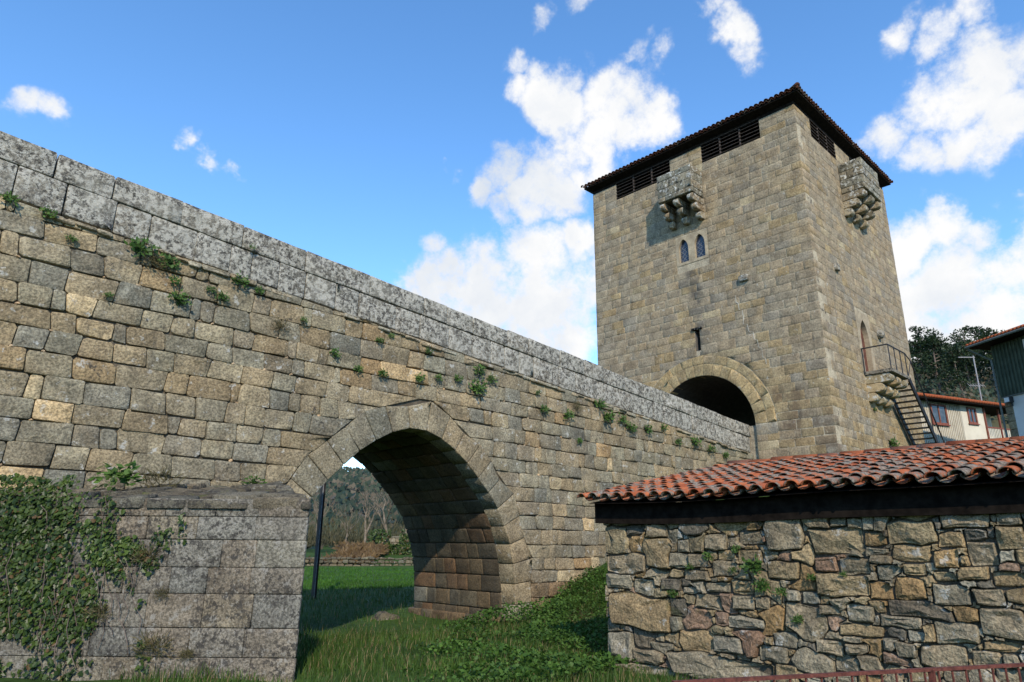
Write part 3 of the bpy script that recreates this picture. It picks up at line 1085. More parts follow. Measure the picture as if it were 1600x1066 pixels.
def prism_obj(poly, fr, d0, d1, name, mat):
    O, U, V, Nn = fr
    n = len(poly)
    Vv = [O + U * u + V * v + Nn * d0 for u, v in poly] + [O + U * u + V * v + Nn * d1 for u, v in poly]
    bm = bmesh.new()
    vs = [bm.verts.new(v) for v in Vv]
    bm.faces.new(vs[:n]); bm.faces.new(list(reversed(vs[n:])))
    for i in range(n): bm.faces.new((vs[i], vs[i + n], vs[(i + 1) % n + n], vs[(i + 1) % n]))
    bmesh.ops.recalc_face_normals(bm, faces=bm.faces[:])
    me = bpy.data.meshes.new(name); bm.to_mesh(me); bm.free()
    if mat: me.materials.append(mat)
    return bpy.data.objects.new(name, me)


FRF = (Vector((TX0, 0, 0)), -UY, UZ, -UX)    # front: u = -y
FRR = (Vector((0, TY0, 0)), UX, UZ, -UY)     # right side: u = x


def boolean_core():
    g = 0.007
    core = MB().box((0, 0, 0), UX, UY, UZ, TX0 + g, TX1 - g, TY0 + g, TY1 - g, TB - 1.5, TZ - 0.01)
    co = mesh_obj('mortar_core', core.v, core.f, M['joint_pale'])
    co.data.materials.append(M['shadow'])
    cutters = []
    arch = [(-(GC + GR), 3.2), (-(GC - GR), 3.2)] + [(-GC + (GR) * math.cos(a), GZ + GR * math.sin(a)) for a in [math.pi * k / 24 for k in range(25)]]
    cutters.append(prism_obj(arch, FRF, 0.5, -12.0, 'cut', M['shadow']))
    for a, b in WINS: cutters.append(prism_obj(pointed(-b - 0.006, -a + 0.006, 13.352, 14.438), FRF, 0.2, -0.30, 'cut', M['shadow']))
    cutters.append(prism_obj([(-SLIT[1], SLIT[2]), (-SLIT[0], SLIT[2]), (-SLIT[0], SLIT[3]), (-SLIT[1], SLIT[3])], FRF, 0.2, -0.6, 'cut', M['shadow']))
    cutters.append(prism_obj(pointed(DOOR[0] - 0.006, DOOR[1] + 0.006, DOOR[2] - 0.006, DOOR[3] + 0.008), FRR, 0.2, -0.22, 'cut', M['window_stone']))
    for a, b in LOUV_F: cutters.append(prism_obj([(-b, LZ), (-a, LZ), (-a, 19.5), (-b, 19.5)], FRF, 0.2, -1.0, 'cut', M['shadow']))
    for a, b in LOUV_R: cutters.append(prism_obj([(a, LZ - 0.06), (b, LZ - 0.06), (b, 19.5), (a, 19.5)], FRR, 0.2, -1.0, 'cut', M['shadow']))
    for c in cutters:
        COL.objects.link(c)
        md = co.modifiers.new('b', 'BOOLEAN'); md.operation = 'DIFFERENCE'; md.object = c; md.solver = 'EXACT'
    dg = bpy.context.evaluated_depsgraph_get()
    me = bpy.data.meshes.new_from_object(co.evaluated_get(dg))
    co.modifiers.clear(); co.data = me; me.name = 'mortar_core'
    for c in cutters: bpy.data.objects.remove(c)
    attach(co, tower)


boolean_core()


def tower_tint(y, z, face):
    """warmer stone round the gate and low down, greyer towards the top"""
    warm = (1 - sstep(6.5, 11.0, z)) * 0.75 * (sstep(4.9, 5.8, z)) + 0.12
    if random.random() < warm * 0.6:
        return tintv(pick([(3, (0.29, 0.226, 0.140)), (2, (0.265, 0.203, 0.125)), (1, (0.31, 0.25, 0.165))]), 0.05, 0.025)
    return tintv(pick([(6, (0.265, 0.222, 0.168)), (3, (0.280, 0.228, 0.166)), (1.2, (0.24, 0.21, 0.172)), (0.35, (0.34, 0.285, 0.20))]), 0.05, 0.025)


def build_tower_walls():
    zs = [TB]
    while zs[-1] < TZ - 0.5: zs.append(zs[-1] + rnd(0.29, 0.38))
    ro = 3.06
    for target in (LZ, GZ + ro, TZ):
        if target == TZ: zs.append(TZ)
        else:
            k = min(range(len(zs)), key=lambda i: abs(zs[i] - target)); zs[k] = target
    front, right = [], []
    for i in range(len(zs) - 1):
        z0, z1 = zs[i], zs[i + 1]
        zm = (z0 + z1) / 2
        quoin = 0.75 if i % 2 else 0.4
        # ---- front (u from -TY1 to -TY0)
        holes = []
        if zm > LZ: holes += [(a, b) for a, b in LOUV_F]
        wz0, wz1 = 13.36 - 0.13, 14.43 + 0.12
        if z1 > wz0 and z0 < wz1: holes.append((13.47 - 0.14, 14.72 + 0.14))
        if z1 > SLIT[2] and z0 < SLIT[3]: holes.append((SLIT[0], SLIT[1]))
        spans = [((TY0, TY0), (TY1, TY1))]
        if z0 < GZ + ro - 0.01:
            def hw(z):
                if z <= GZ: return GR if z < 5.55 else ro
                return math.sqrt(max(0.0, ro * ro - (z - GZ) ** 2))
            if z0 < GZ: h0 = h1 = (ro if zm > 5.62 else GR)
            else: h0, h1 = hw(z0), hw(z1)
            if z0 < GZ < z1: h0 = ro; h1 = hw(z1)
            spans = [((TY0, TY0), (GC - h0, GC - h1)), ((GC + h0, GC + h1), (TY1, TY1))]
        for a, b in holes:
            ns = []
            for (s, e) in spans:
                if max(e) <= a or min(s) >= b: ns.append((s, e)); continue
                if min(s) < a - 0.05: ns.append((s, (a, a)))
                if max(e) > b + 0.05: ns.append(((b, b), e))
            spans = ns
        for (s, e) in spans:
            y = max(s); cuts = [s]
            if s[0] == TY0: y = TY0 + quoin; cuts.append((y, y)) if min(e) > y + 0.25 else None
            while True:
                w = rnd(0.4, 0.85)
                if y + w > min(e) - 0.3: break
                y += w; cuts.append((y, y))
            cuts.append(e)
            for q in range(len(cuts) - 1):
                (a0, a1), (b0, b1) = cuts[q], cuts[q + 1]
                poly = [(-b0, z0), (-a0, z0), (-a1, z1), (-b1, z1)]
                corner = a0 == TY0
                g = stone_geo(poly, FRF, (1.15 - quoin) if corner else 0.10, (rnd(0.010, 0.016) if random.random() < 0.38 else rnd(0.001, 0.004)), 0.005, 0.006, 0.010, 0.004, rnd(-0.002, 0.003), seg=0.6)
                if g: front.append((*g, tower_tint((a0 + b0) / 2, zm, 0)))
        # ---- right side
        holes = []
        if zm > LZ - 0.06: holes += LOUV_R
        if z1 > DOOR[2] and z0 < DOOR[3] + 0.25: holes.append((DOOR[0] - 0.28, DOOR[1] + 0.28))
        spans = [(TX0 + (1.15 - quoin), TX1)]
        for a, b in holes:
            ns = []
            for (s, e) in spans:
                if e <= a or s >= b: ns.append((s, e)); continue
                if s < a - 0.05: ns.append((s, a))
                if e > b + 0.05: ns.append((b, e))
            spans = ns
        for (s, e) in spans:
            x = s; cuts = [s]
            while True:
                w = rnd(0.45, 0.95)
                if x + w > e - 0.3: break
                x += w; cuts.append(x)
            cuts.append(e)
            for a, b in zip(cuts[:-1], cuts[1:]):
                g = stone_geo([(a, z0), (b, z0), (b, z1), (a, z1)], FRR, 0.10, (rnd(0.010, 0.016) if random.random() < 0.38 else rnd(0.001, 0.004)), 0.005, 0.006, 0.010, 0.004, rnd(-0.002, 0.003), seg=0.6)
                if g: right.append((*g, tower_tint(0, zm + 0.6, 1)))
    emit(tower, 'wall_stone', 'wall_masonry', front + right, M['tower'])
    # gate arch: two rings of wedge stones
    vo = []
    for r0, r1, n in ((GR, 2.70, 19), (2.705, 3.05, 17)):
        for k in range(n):
            a0, a1 = math.pi * k / n, math.pi * (k + 1) / n
            poly = [(-GC + r0 * math.cos(a0), GZ + r0 * math.sin(a0)), (-GC + r1 * math.cos(a0), GZ + r1 * math.sin(a0)),
                    (-GC + r1 * math.cos(a1), GZ + r1 * math.sin(a1)), (-GC + r0 * math.cos(a1), GZ + r0 * math.sin(a1))]
            g = stone_geo(poly, FRF, 0.5 if r0 == GR else 0.1, rnd(0.003, 0.006), 0.010, 0.006, 0.01, 0.006, rnd(0.004, 0.012), seg=0.6)
            if g: vo.append((*g, tintv(pick([(3, (0.325, 0.25, 0.145)), (1, (0.29, 0.225, 0.135)), (1, (0.265, 0.218, 0.15))]), 0.08, 0.03)))
    emit(tower, 'gate_voussoir', 'gate_voussoirs', vo, M['tower'])
    # dressed jambs under the springing
    ja = []
    for side in (-1, 1):
        z = 3.4
        while z < GZ - 0.05:
            h = min(rnd(0.33, 0.42), GZ - z)
            w = rnd(0.5, 0.84)
            y0 = GC + side * GR; y1 = GC + side * 3.06 if z > 5.45 else y0 + side * 0.0
            if abs(y1 - y0) > 0.1:
                ya, yb = min(y0, y1), max(y0, y1)
                g = stone_geo([(-yb, z), (-ya, z), (-ya, z + h), (-yb, z + h)], FRF, 0.5, 0.004, 0.01, 0.008, 0.012, 0.008, 0.004, seg=0.6)
                if g: ja.append((*g, tintv((0.225, 0.21, 0.18), 0.08, 0.02)))
            z += h
    emit(tower, 'gate_jamb_stone', 'gate_jamb_stones', ja, M['tower'])


build_tower_walls()


def tpart(mb, name, mat, parent=None, smooth=False, tint=None):
    o = mb.build(name, mat, tower, smooth, tint)
    if parent is not None:
        o.parent = parent
        o.location = Vector((0, 0, 0)) + (parent_world(tower) - parent_world(parent))
    return o


def frame_plate(mb, outer, inner, fr, d0, d1):
    """flat ring between two outlines with the same number of points, with its inner reveal"""
    O, U, V, Nn = fr
    n = len(outer)
    P = lambda q, d: O + U * q[0] + V * q[1] + Nn * d
    Vv = [P(q, d1) for q in outer] + [P(q, d1) for q in inner] + [P(q, d0) for q in inner] + [P(q, d0) for q in outer]
    F = []
    for i in range(n):
        j = (i + 1) % n
        F += [(i, j, n + j, n + i), (n + i, n + j, 2 * n + j, 2 * n + i), (3 * n + i, 3 * n + j, j, i)]
    mb.add(Vv, F)


def rect_like(inner, x0, x1, z0, z1):
    """points on a rectangle matched to the points of an outline"""
    cx, cz = (x0 + x1) / 2, (z0 + z1) / 2 
    out = []
    for (x, z) in inner:
        if abs(z - inner[0][1]) < 1e-6: out.append((x0 if x < cx else x1, z0)); continue
        icx = sum(p[0] for p in inner) / len(inner)
        zmax = max(p[1] for p in inner)
        zsp = zmax - (max(p[0] for p in inner) - min(p[0] for p in inner)) * 0.95
        t = (z - zsp) / (zmax - zsp)
        if abs(x - icx) < 1e-4: out.append((icx, z1))
        elif t < 0.6: out.append((x0 if x < icx else x1, lerp(zsp, z1, t / 0.6)))
        else:
            k = (t - 0.6) / 0.4
            out.append((lerp(x0 if x < icx else x1, icx, k), z1))
    return out


def build_tower_openings():
    # twin lancet windows
    ymid = (WINS[0][0] + WINS[1][1]) / 2
    for (a, b) in WINS:
        inner = pointed(-b, -a, 13.36, 14.43)
        lo, hi = (-b - 0.135, -ymid - 0.003) if a > ymid else (-ymid + 0.003, -a + 0.135)
        mb = MB(); frame_plate(mb, rect_like(inner, lo, hi, 13.235, 14.545), inner, FRF, -0.14, 0.012)
        w = tpart(mb, 'window', M['window_stone'])
        gl = MB()
        O, U, V, Nn = FRF
        gl.add([O + U * u + V * v + Nn * -0.12 for u, v in inner], [tuple(range(len(inner)))])
        tpart(gl, 'pane', M['glass'], w)
        le = MB()
        for k in range(-3, 8):
            for s in (-1, 1):
                z = 13.36 + k * 0.2
                p0, p1 = (-b, z), (-a, z + s * 0.46)
                pts = []
                for t in (0, 1):
                    pts.append((lerp(p0[0], p1[0], t), lerp(p0[1], p1[1], t)))
                zl = [min(14.2, max(13.38, q[1])) for q in pts]
                if abs(zl[0] - zl[1]) < 0.05: continue
                f = lambda z: lerp(pts[0][0], pts[1][0], (z - pts[0][1]) / (pts[1][1] - pts[0][1]))
                A = O + U * f(zl[0]) + V * zl[0] + Nn * -0.112; Bq = O + U * f(zl[1]) + V * zl[1] + Nn * -0.112
                le.bar(A, Bq, 0.018, 0.01, -UX)
        tpart(le, 'lead_lattice', M['lead'], w)
    # slit
    mb = MB().box((0, 0, 0), UX, UY, UZ, TX0 - 0.07, TX0 + 0.1, SLIT[0] - 0.12, SLIT[1] + 0.12, SLIT[3] + 0.003, SLIT[3] + 0.09)
    tpart(mb, 'slit_lintel', M['box'])
    # doorway on the right side
    inner = pointed(DOOR[0], DOOR[1], DOOR[2], DOOR[3])
    mb = MB(); frame_plate(mb, rect_like(inner, DOOR[0] - 0.275, DOOR[1] + 0.275, DOOR[2], DOOR[3] + 0.3), inner, FRR, -0.2, 0.010)
    d = tpart(mb, 'doorway', M['window_stone'])
    O, U, V, Nn = FRR
    mb = MB().add([O + U * u + V * v + Nn * -0.19 for u, v in inner], [tuple(range(len(inner)))])
    tpart(mb, 'door_leaf', M['door'], d)
    # small carved head and two stubs of stone
    def blob(c, r, fr, sq=1.0):
        mb = MB(); O, U, V, Nn = fr
        n, m = 10, 7
        vs = []
        for i in range(m + 1):
            a = math.pi * i / m
            for k in range(n):
                t = 2 * math.pi * k / n
                q = Vector((math.sin(a) * math.cos(t), math.sin(a) * math.sin(t) * sq, math.cos(a)))
                q *= r * (1 + 0.22 * noise.noise(q * 2 + Vector((c[0], c[1], 0))))
                vs.append(O + U * (c[0] + q.x) + V * (c[1] + q.y) + Nn * (0.06 + q.z))
        F = [(i * n + k, i * n + (k + 1) % n, (i + 1) * n + (k + 1) % n, (i + 1) * n + k) for i in range(m) for k in range(n)]
        return mb.add(vs, F)
    tpart(blob((29.78, 10.2), 0.2, FRR), 'carved_head', M['box'], smooth=True, tint=(0.24, 0.22, 0.18))
    for (u, v, w, h, fr) in ((-11.88, 11.86, 0.42, 0.26, FRF), (26.05, 12.1, 0.3, 0.3, FRR)):
        g = stone_geo([(u - w / 2, v - h / 2), (u + w / 2, v - h / 2), (u + w / 2, v + h / 2), (u - w / 2, v + h / 2)], fr, 0.15, 0.0, 0.04, 0.02, 0.05, 0.05, 0.13)
        o = mesh_obj('projecting_stone', g[0], g[1], M['box'], None, True, (0.22, 0.2, 0.16), tuple(g[2]))
        attach(o, tower)
    # healed crack filled with pale mortar
    pts = [(12.30, 11.25), (12.31, 10.98), (12.22, 10.9), (12.20, 10.62), (12.08, 10.58), (12.05, 10.28), (12.09, 10.0), (11.93, 9.96), (11.88, 9.65), (11.72, 9.6), (11.70, 9.3), (11.58, 9.24), (11.55, 8.95), (11.44, 8.9), (11.42, 8.5), (11.33, 8.46), (11.32, 8.25)]
    mb = MB()
    for p, q in zip(pts[:-1], pts[1:]):
        w = rnd(0.006, 0.02)
        mb.add([(TX0 - 0.016, p[0] - w, p[1]), (TX0 - 0.016, p[0] + w, p[1]), (TX0 - 0.016, q[0] + w, q[1]), (TX0 - 0.016, q[0] - w, q[1])], [(0, 1, 2, 3)])
    tpart(mb, 'mortar_crack', M['mortar_white'])


build_tower_openings()
tpart(MB().box((0, 0, 0), UX, UY, UZ, TX0 + 0.12, TX0 + 3.5, GC - GR + 0.01, GC - GR + 0.75, 3.0, 6.03), 'passage_kerb', M['joint_pale'])


def corbel_box(fr, u0, u1, zb, zt, p, name):
    """box of stone carried on three stepped corbels"""
    O, U, V, Nn = fr
    st = []
    # front and two cheeks laid in courses
    fF = (O + Nn * p, U, V, Nn)
    fL = (O + U * u0, -Nn, V, -U)
    fRt = (O + U * u1, Nn, V, U)
    zz = [zb, zb + 0.24, zb + 0.62, zb + 1.0, zt]
    for i in range(4):
        z0, z1 = zz[i], zz[i + 1]
        for fr2, a, b, corner in ((fF, u0, u1, 1), (fL, -p, -0.005, 0), (fRt, 0.005, p, 0)):
            cuts = [a]
            x = a + (0.3 if i % 2 else 0)
            while x < b - 0.35:
                x += rnd(0.35, 0.7)
                if x < b - 0.2: cuts.append(x)
            cuts.append(b)
            for c0, c1 in zip(cuts[:-1], cuts[1:]):
                g = stone_geo([(c0, z0), (c1, z0), (c1, z1), (c0, z1)], fr2, 0.18, rnd(0.003, 0.009), 0.02, 0.016, 0.02, 0.02, rnd(-0.006, 0.008), seg=0.5)
                if g: st.append((*g, tintv((0.20, 0.185, 0.15), 0.12)))
    emit(tower, 'balcony_stone', 'balcony_stones', st, M['box'])
    mb = MB().box(O, U, Nn, UZ, u0 + 0.02, u1 - 0.02, 0, p - 0.02, zb + 0.02, zt - 0.02)
    tpart(mb, name, M['joint_dark'])


def corbels(fr, us, w, ztop, steps, tintc):
    """stepped rolls: steps = list of (projection, height)"""
    O, U, V, Nn = fr
    for u in us:
        z = ztop
        for k, (pr, h) in enumerate(steps):
            n = 8
            prof = [(0, z), (0, z - h)]                 # (out, z)
            r = h * 0.5
            prof = [(-0.05, z - 0.004), (-0.05, z - h)] + [(max(0.02, pr - r) + r * math.sin(a) * 1.0, z - h / 2 - 0.498 * h * math.cos(a)) for a in [math.pi * q / n for q in range(n + 1)]]
            m = len(prof)
            ww = w * rnd(0.92, 1.05) / 2
            ring = lambda uu, s: [O + U * uu + V * lerp(z - h / 2, q[1], s) + Nn * (q[0] if q[0] < 0.1 else q[0] - (1 - s) * 0.05) for q in prof]
            R = [ring(u - ww, 0.86), ring(u - ww + 0.025, 1.0), ring(u + ww - 0.025, 1.0), ring(u + ww, 0.86)]
            vs = [v for rr in R for v in rr]
            F = [tuple(range(m)), tuple(reversed(range(3 * m, 4 * m)))]
            for a in range(3):
                for i in range(m):
                    j = (i + 1) % m
                    F.append((a * m + i, (a + 1) * m + i, (a + 1) * m + j, a * m + j))
            bm = bmesh.new(); bv = [bm.verts.new(v) for v in vs]
            for f in F: bm.faces.new([bv[i] for i in f])
            bmesh.ops.recalc_face_normals(bm, faces=bm.faces[:])
            me = bpy.data.meshes.new('corbel_stone'); bm.to_mesh(me); bm.free()
            me.polygons.foreach_set('use_smooth', [len(p.vertices) == 4 for p in me.polygons])
            at = me.color_attributes.new('tint', 'FLOAT_COLOR', 'POINT')
            t = tintv(tintc, 0.15)
            at.data.foreach_set('color', [t[0], t[1], t[2], 1] * len(vs))
            me.materials.append(M['box'])
            o = bpy.data.objects.new('corbel_stone', me); link(o); attach(o, tower)
            z -= h


PB = 0.95
corbel_box(FRF, -15.02, -13.34, 15.98, 17.28, PB, 'front_balcony_core')
corbels(FRF, (-14.86, -14.18, -13.50), 0.27, 15.975, ((0.92, 0.33), (0.64, 0.33), (0.34, 0.33)), (0.26, 0.21, 0.15))
corbel_box(FRR, 27.88, 29.80, 16.0, 17.40, PB, 'side_balcony_core')
corbels(FRR, (28.04, 28.84, 29.62), 0.30, 15.995, ((0.92, 0.34), (0.64, 0.34), (0.34, 0.34)), (0.28, 0.24, 0.18))
# doorstep platform on corbels
mb = MB().box((0, 0, 0), UX, UY, UZ, 27.5, 29.42, TY0 - 1.0, TY0 - 0.003, 8.06, 8.18)
tpart(mb, 'door_platform', M['cap'], tint=(0.25, 0.23, 0.19))
corbels(FRR, (27.74, 28.46, 29.18), 0.40, 8.055, ((0.93, 0.36), (0.62, 0.34), (0.34, 0.33)), (0.34, 0.28, 0.19))


def build_tower_top():
    # louvres
    for fr, spans, zl in ((FRF, [(-b, -a) for a, b in LOUV_F], LZ), (FRR, LOUV_R, LZ - 0.06)):
        O, U, V, Nn = fr
        for a, b in spans:
            for k in range(6):
                z = zl + 0.06 + k * 0.165
                mb = MB(); mb.box(O, U, (Nn * 0.8 - UZ * 0.6), (Nn * 0.6 + UZ * 0.8), a + 0.004, b - 0.004, -0.17, 0.0, z * 0, z * 0 + 0.022)
                mb.v = [tuple(Vector(v) + UZ * z) for v in mb.v]
                tpart(mb, 'louvre_slat', M['slat'])
            for t in (0.33, 0.67):
                u = lerp(a, b, t)
                tpart(MB().box(O, U, Nn, UZ, u - 0.03, u + 0.03, -0.11, -0.02, zl + 0.005, 18.6), 'louvre_post', M['slat'])
    # timber wall plate and boarded soffit
    o = 0.36
    z = 18.66
    tpart(MB().box((0, 0, 0), UX, UY, UZ, TX0 + 0.02, TX1 - 0.02, TY0 + 0.02, TY1 - 0.02, TZ + 0.003, z), 'wall_plate', M['wood_dark'])
    # hipped roof
    cx, cy = (TX0 + TX1) / 2, (TY0 + TY1) / 2
    apex = 21.4
    e = [(TX0 - o + 0.06, TY0 - o + 0.06), (TX1 + o - 0.06, TY0 - o + 0.06), (TX1 + o - 0.06, TY1 + o - 0.06), (TX0 - o + 0.06, TY1 + o - 0.06)]
    mb = MB()
    mb.add([(x, y, 18.88) for x, y in e] + [(cx, cy, apex)] + [(x, y, 18.80) for x, y in e] + [(TX0 + 0.02, TY0 + 0.02, z), (TX1 - 0.02, TY0 + 0.02, z), (TX1 - 0.02, TY1 - 0.02, z), (TX0 + 0.02, TY1 - 0.02, z)],
           [(0, 1, 4), (1, 2, 4), (2, 3, 4), (3, 0, 4), (0, 5, 6, 1), (1, 6, 7, 2), (2, 7, 8, 3), (3, 8, 5, 0), (5, 9, 10, 6), (6, 10, 11, 7), (7, 11, 12, 8), (8, 12, 9, 5)])
    rf = tpart(mb, 'roof_deck', M['wood_dark'])
    # tiles: barrel rows from the eaves up
    th, r, L = 0.016, 0.098, 0.62
    n = 7
    prof = [(math.cos(math.pi * k / n), math.sin(math.pi * k / n)) for k in range(n + 1)]
    V = []
    for (y, rr) in ((0, r), (L, r * 0.78)):
        V += [(c * rr, y, s * rr) for c, s in prof] + [(c * (rr - th), y, s * (rr - th)) for c, s in prof]
    m = n + 1
    F = []
    for k in range(n):
        F += [(k, k + 1, 2 * m + k + 1, 2 * m + k), (m + k + 1, m + k, 3 * m + k, 3 * m + k + 1), (k + 1, k, m + k, m + k + 1)]
    F += [(0, 2 * m, 3 * m, m), (n, m + n, 3 * m + n, 2 * m + n)]
    me = bpy.data.meshes.new('eave_tile'); me.from_pydata(V, [], F); me.materials.append(M['tile_dark']); me.update()
    me.polygons.foreach_set('use_smooth', [True] * len(me.polygons))
    pan = bpy.data.meshes.new('eave_pan_tile'); pan.from_pydata([(x, y, -z + 0.05) for x, y, z in V], [], [tuple(reversed(f)) for f in F]); pan.materials.append(M['tile_dark']); pan.update()
    sides = [((TX0 - o, TY0 - o), (TX0 - o, TY1 + o), UX), ((TX0 - o, TY0 - o), (TX1 + o, TY0 - o), UY)]
    for (a, b, inward) in sides:
        a, b = Vector((*a, 0)), Vector((*b, 0))
        d = (b - a); Ln = d.length; d.normalize()
        slope = (apex - 18.9) / (5.2 + o)
        yv = (inward + UZ * slope).normalized(); zv = d.cross(yv)
        if zv.z < 0: zv = -zv
        xv = yv.cross(zv)
        cnt = int(Ln / 0.215)
        for k in range(cnt + 1):
            t = Ln * k / cnt
            p = a + d * t + UZ * (18.93 + rnd(-0.008, 0.008)) + inward * rnd(-0.015, 0.015)
            edge = min(t, Ln - t)
            s = min(1.0, max(0.15, edge / 0.75))
            for me_, dz, dt in ((me, 0, 0), (pan, -0.03, 0.5)):
                if dt and k == cnt: continue
                ob = bpy.data.objects.new(me_.name.split('.')[0], me_)
                q = p + d * (Ln / cnt * dt) + UZ * dz
                mw = Matrix(((xv.x, yv.x * s, zv.x, q.x), (xv.y, yv.y * s, zv.y, q.y), (xv.z, yv.z * s, zv.z, q.z), (0, 0, 0, 1)))
                link(ob)
                ob.parent = tower
                ob.matrix_parent_inverse = Matrix.Identity(4)
                ob.matrix_basis = Matrix.Translation(-parent_world(tower)) @ mw
    # ridge tile on the near hip
    mb = MB()
    pts = [Vector((TX0 - o - 0.02, TY0 - o - 0.02, 18.98)).lerp(Vector((cx, cy, apex + 0.05)), t) for t in (0, 0.12, 0.3, 0.6, 1)]
    mb.tube(pts, [0.11, 0.1, 0.1, 0.1, 0.1], 8)
    tpart(mb, 'hip_tile', M['tile_dark'], rf)


build_tower_top()

# ================================================================== METAL STAIR
stair = empty('metal_staircase', (30.8, 8.55, 4.0), 'black metal open-tread staircase with handrail climbing to the tower side door', 'staircase')


def build_stair():
    y0, y1 = TY0 - 0.12, TY0 - 0.98
    x0, z0, x1, z1 = 29.42, 8.12, 33.6, 4.1
    sl = (z1 - z0) / (x1 - x0)
    for y in (y0, y1):
        MB().bar((x0, y, z0 - 0.06), (x1, y, z1 - 0.06), 0.06, 0.24).build('stringer', M['iron_black'], stair)
    n = 21
    for k in range(1, n):
        x = lerp(x0, x1, k / n); z = lerp(z0, z1, k / n)
        MB().box((x, 0, z), UX, UY, UZ, -0.13, 0.13, y1 + 0.02, y0 - 0.02, -0.035, 0.0).build('tread', M['iron_black'], stair)
    # platform railing and handrail
    pts = [(27.46, TY0 - 0.02, 9.10), (27.46, TY0 - 0.97, 9.10), (29.42, TY0 - 0.97, 9.12), (30.0, TY0 - 0.97, 8.92), (x1, TY0 - 0.97, z1 + 0.95)]
    MB().tube(pts[:3], 0.028, 6).build('platform_rail', M['iron_black'], stair)
    MB().tube(pts[2:], 0.028, 6).build('handrail', M['iron_black'], stair)
    for (x, y) in ((27.46, TY0 - 0.05), (27.52, TY0 - 0.97), (28.15, TY0 - 0.97), (28.8, TY0 - 0.97), (29.40, TY0 - 0.97)):
        MB().tube([(x, y, 8.10), (x, y, 9.10)], 0.02, 6).build('rail_post', M['iron_black'], stair)
    MB().tube([(29.45, TY0 - 0.97, 8.2), (30.0, TY0 - 0.97, 8.9)], 0.016, 6).build('rail_brace', M['iron_black'], stair)
    for t in (0.42, 0.75):
        x = lerp(30.0, x1, t); z = lerp(8.92, z1 + 0.95, t)
        MB().tube([(x, TY0 - 0.97, z - 1.0), (x, TY0 - 0.97, z)], 0.016, 6).build('rail_post', M['iron_black'], stair)


build_stair()

# ================================================================== SHED
SX, SY = 8.25, 6.66                # wall plane and its left end
RX, RZ = 12.3, 3.10                # ridge
EXX, EZ = 7.98, 2.27               # eave edge
shed = empty('stone_shed', (10.2, 3.0, 0.0), 'low rubble stone shed with lichen-spotted red clay tile roof and dark eaves board', 'shed')


def sag(y): return -0.035 * math.sin(max(0, min(1, (6.7 - y) / 3.2)) * math.pi) + 0.012 * (2.0 - y) * (1 if y < 2 else 0)


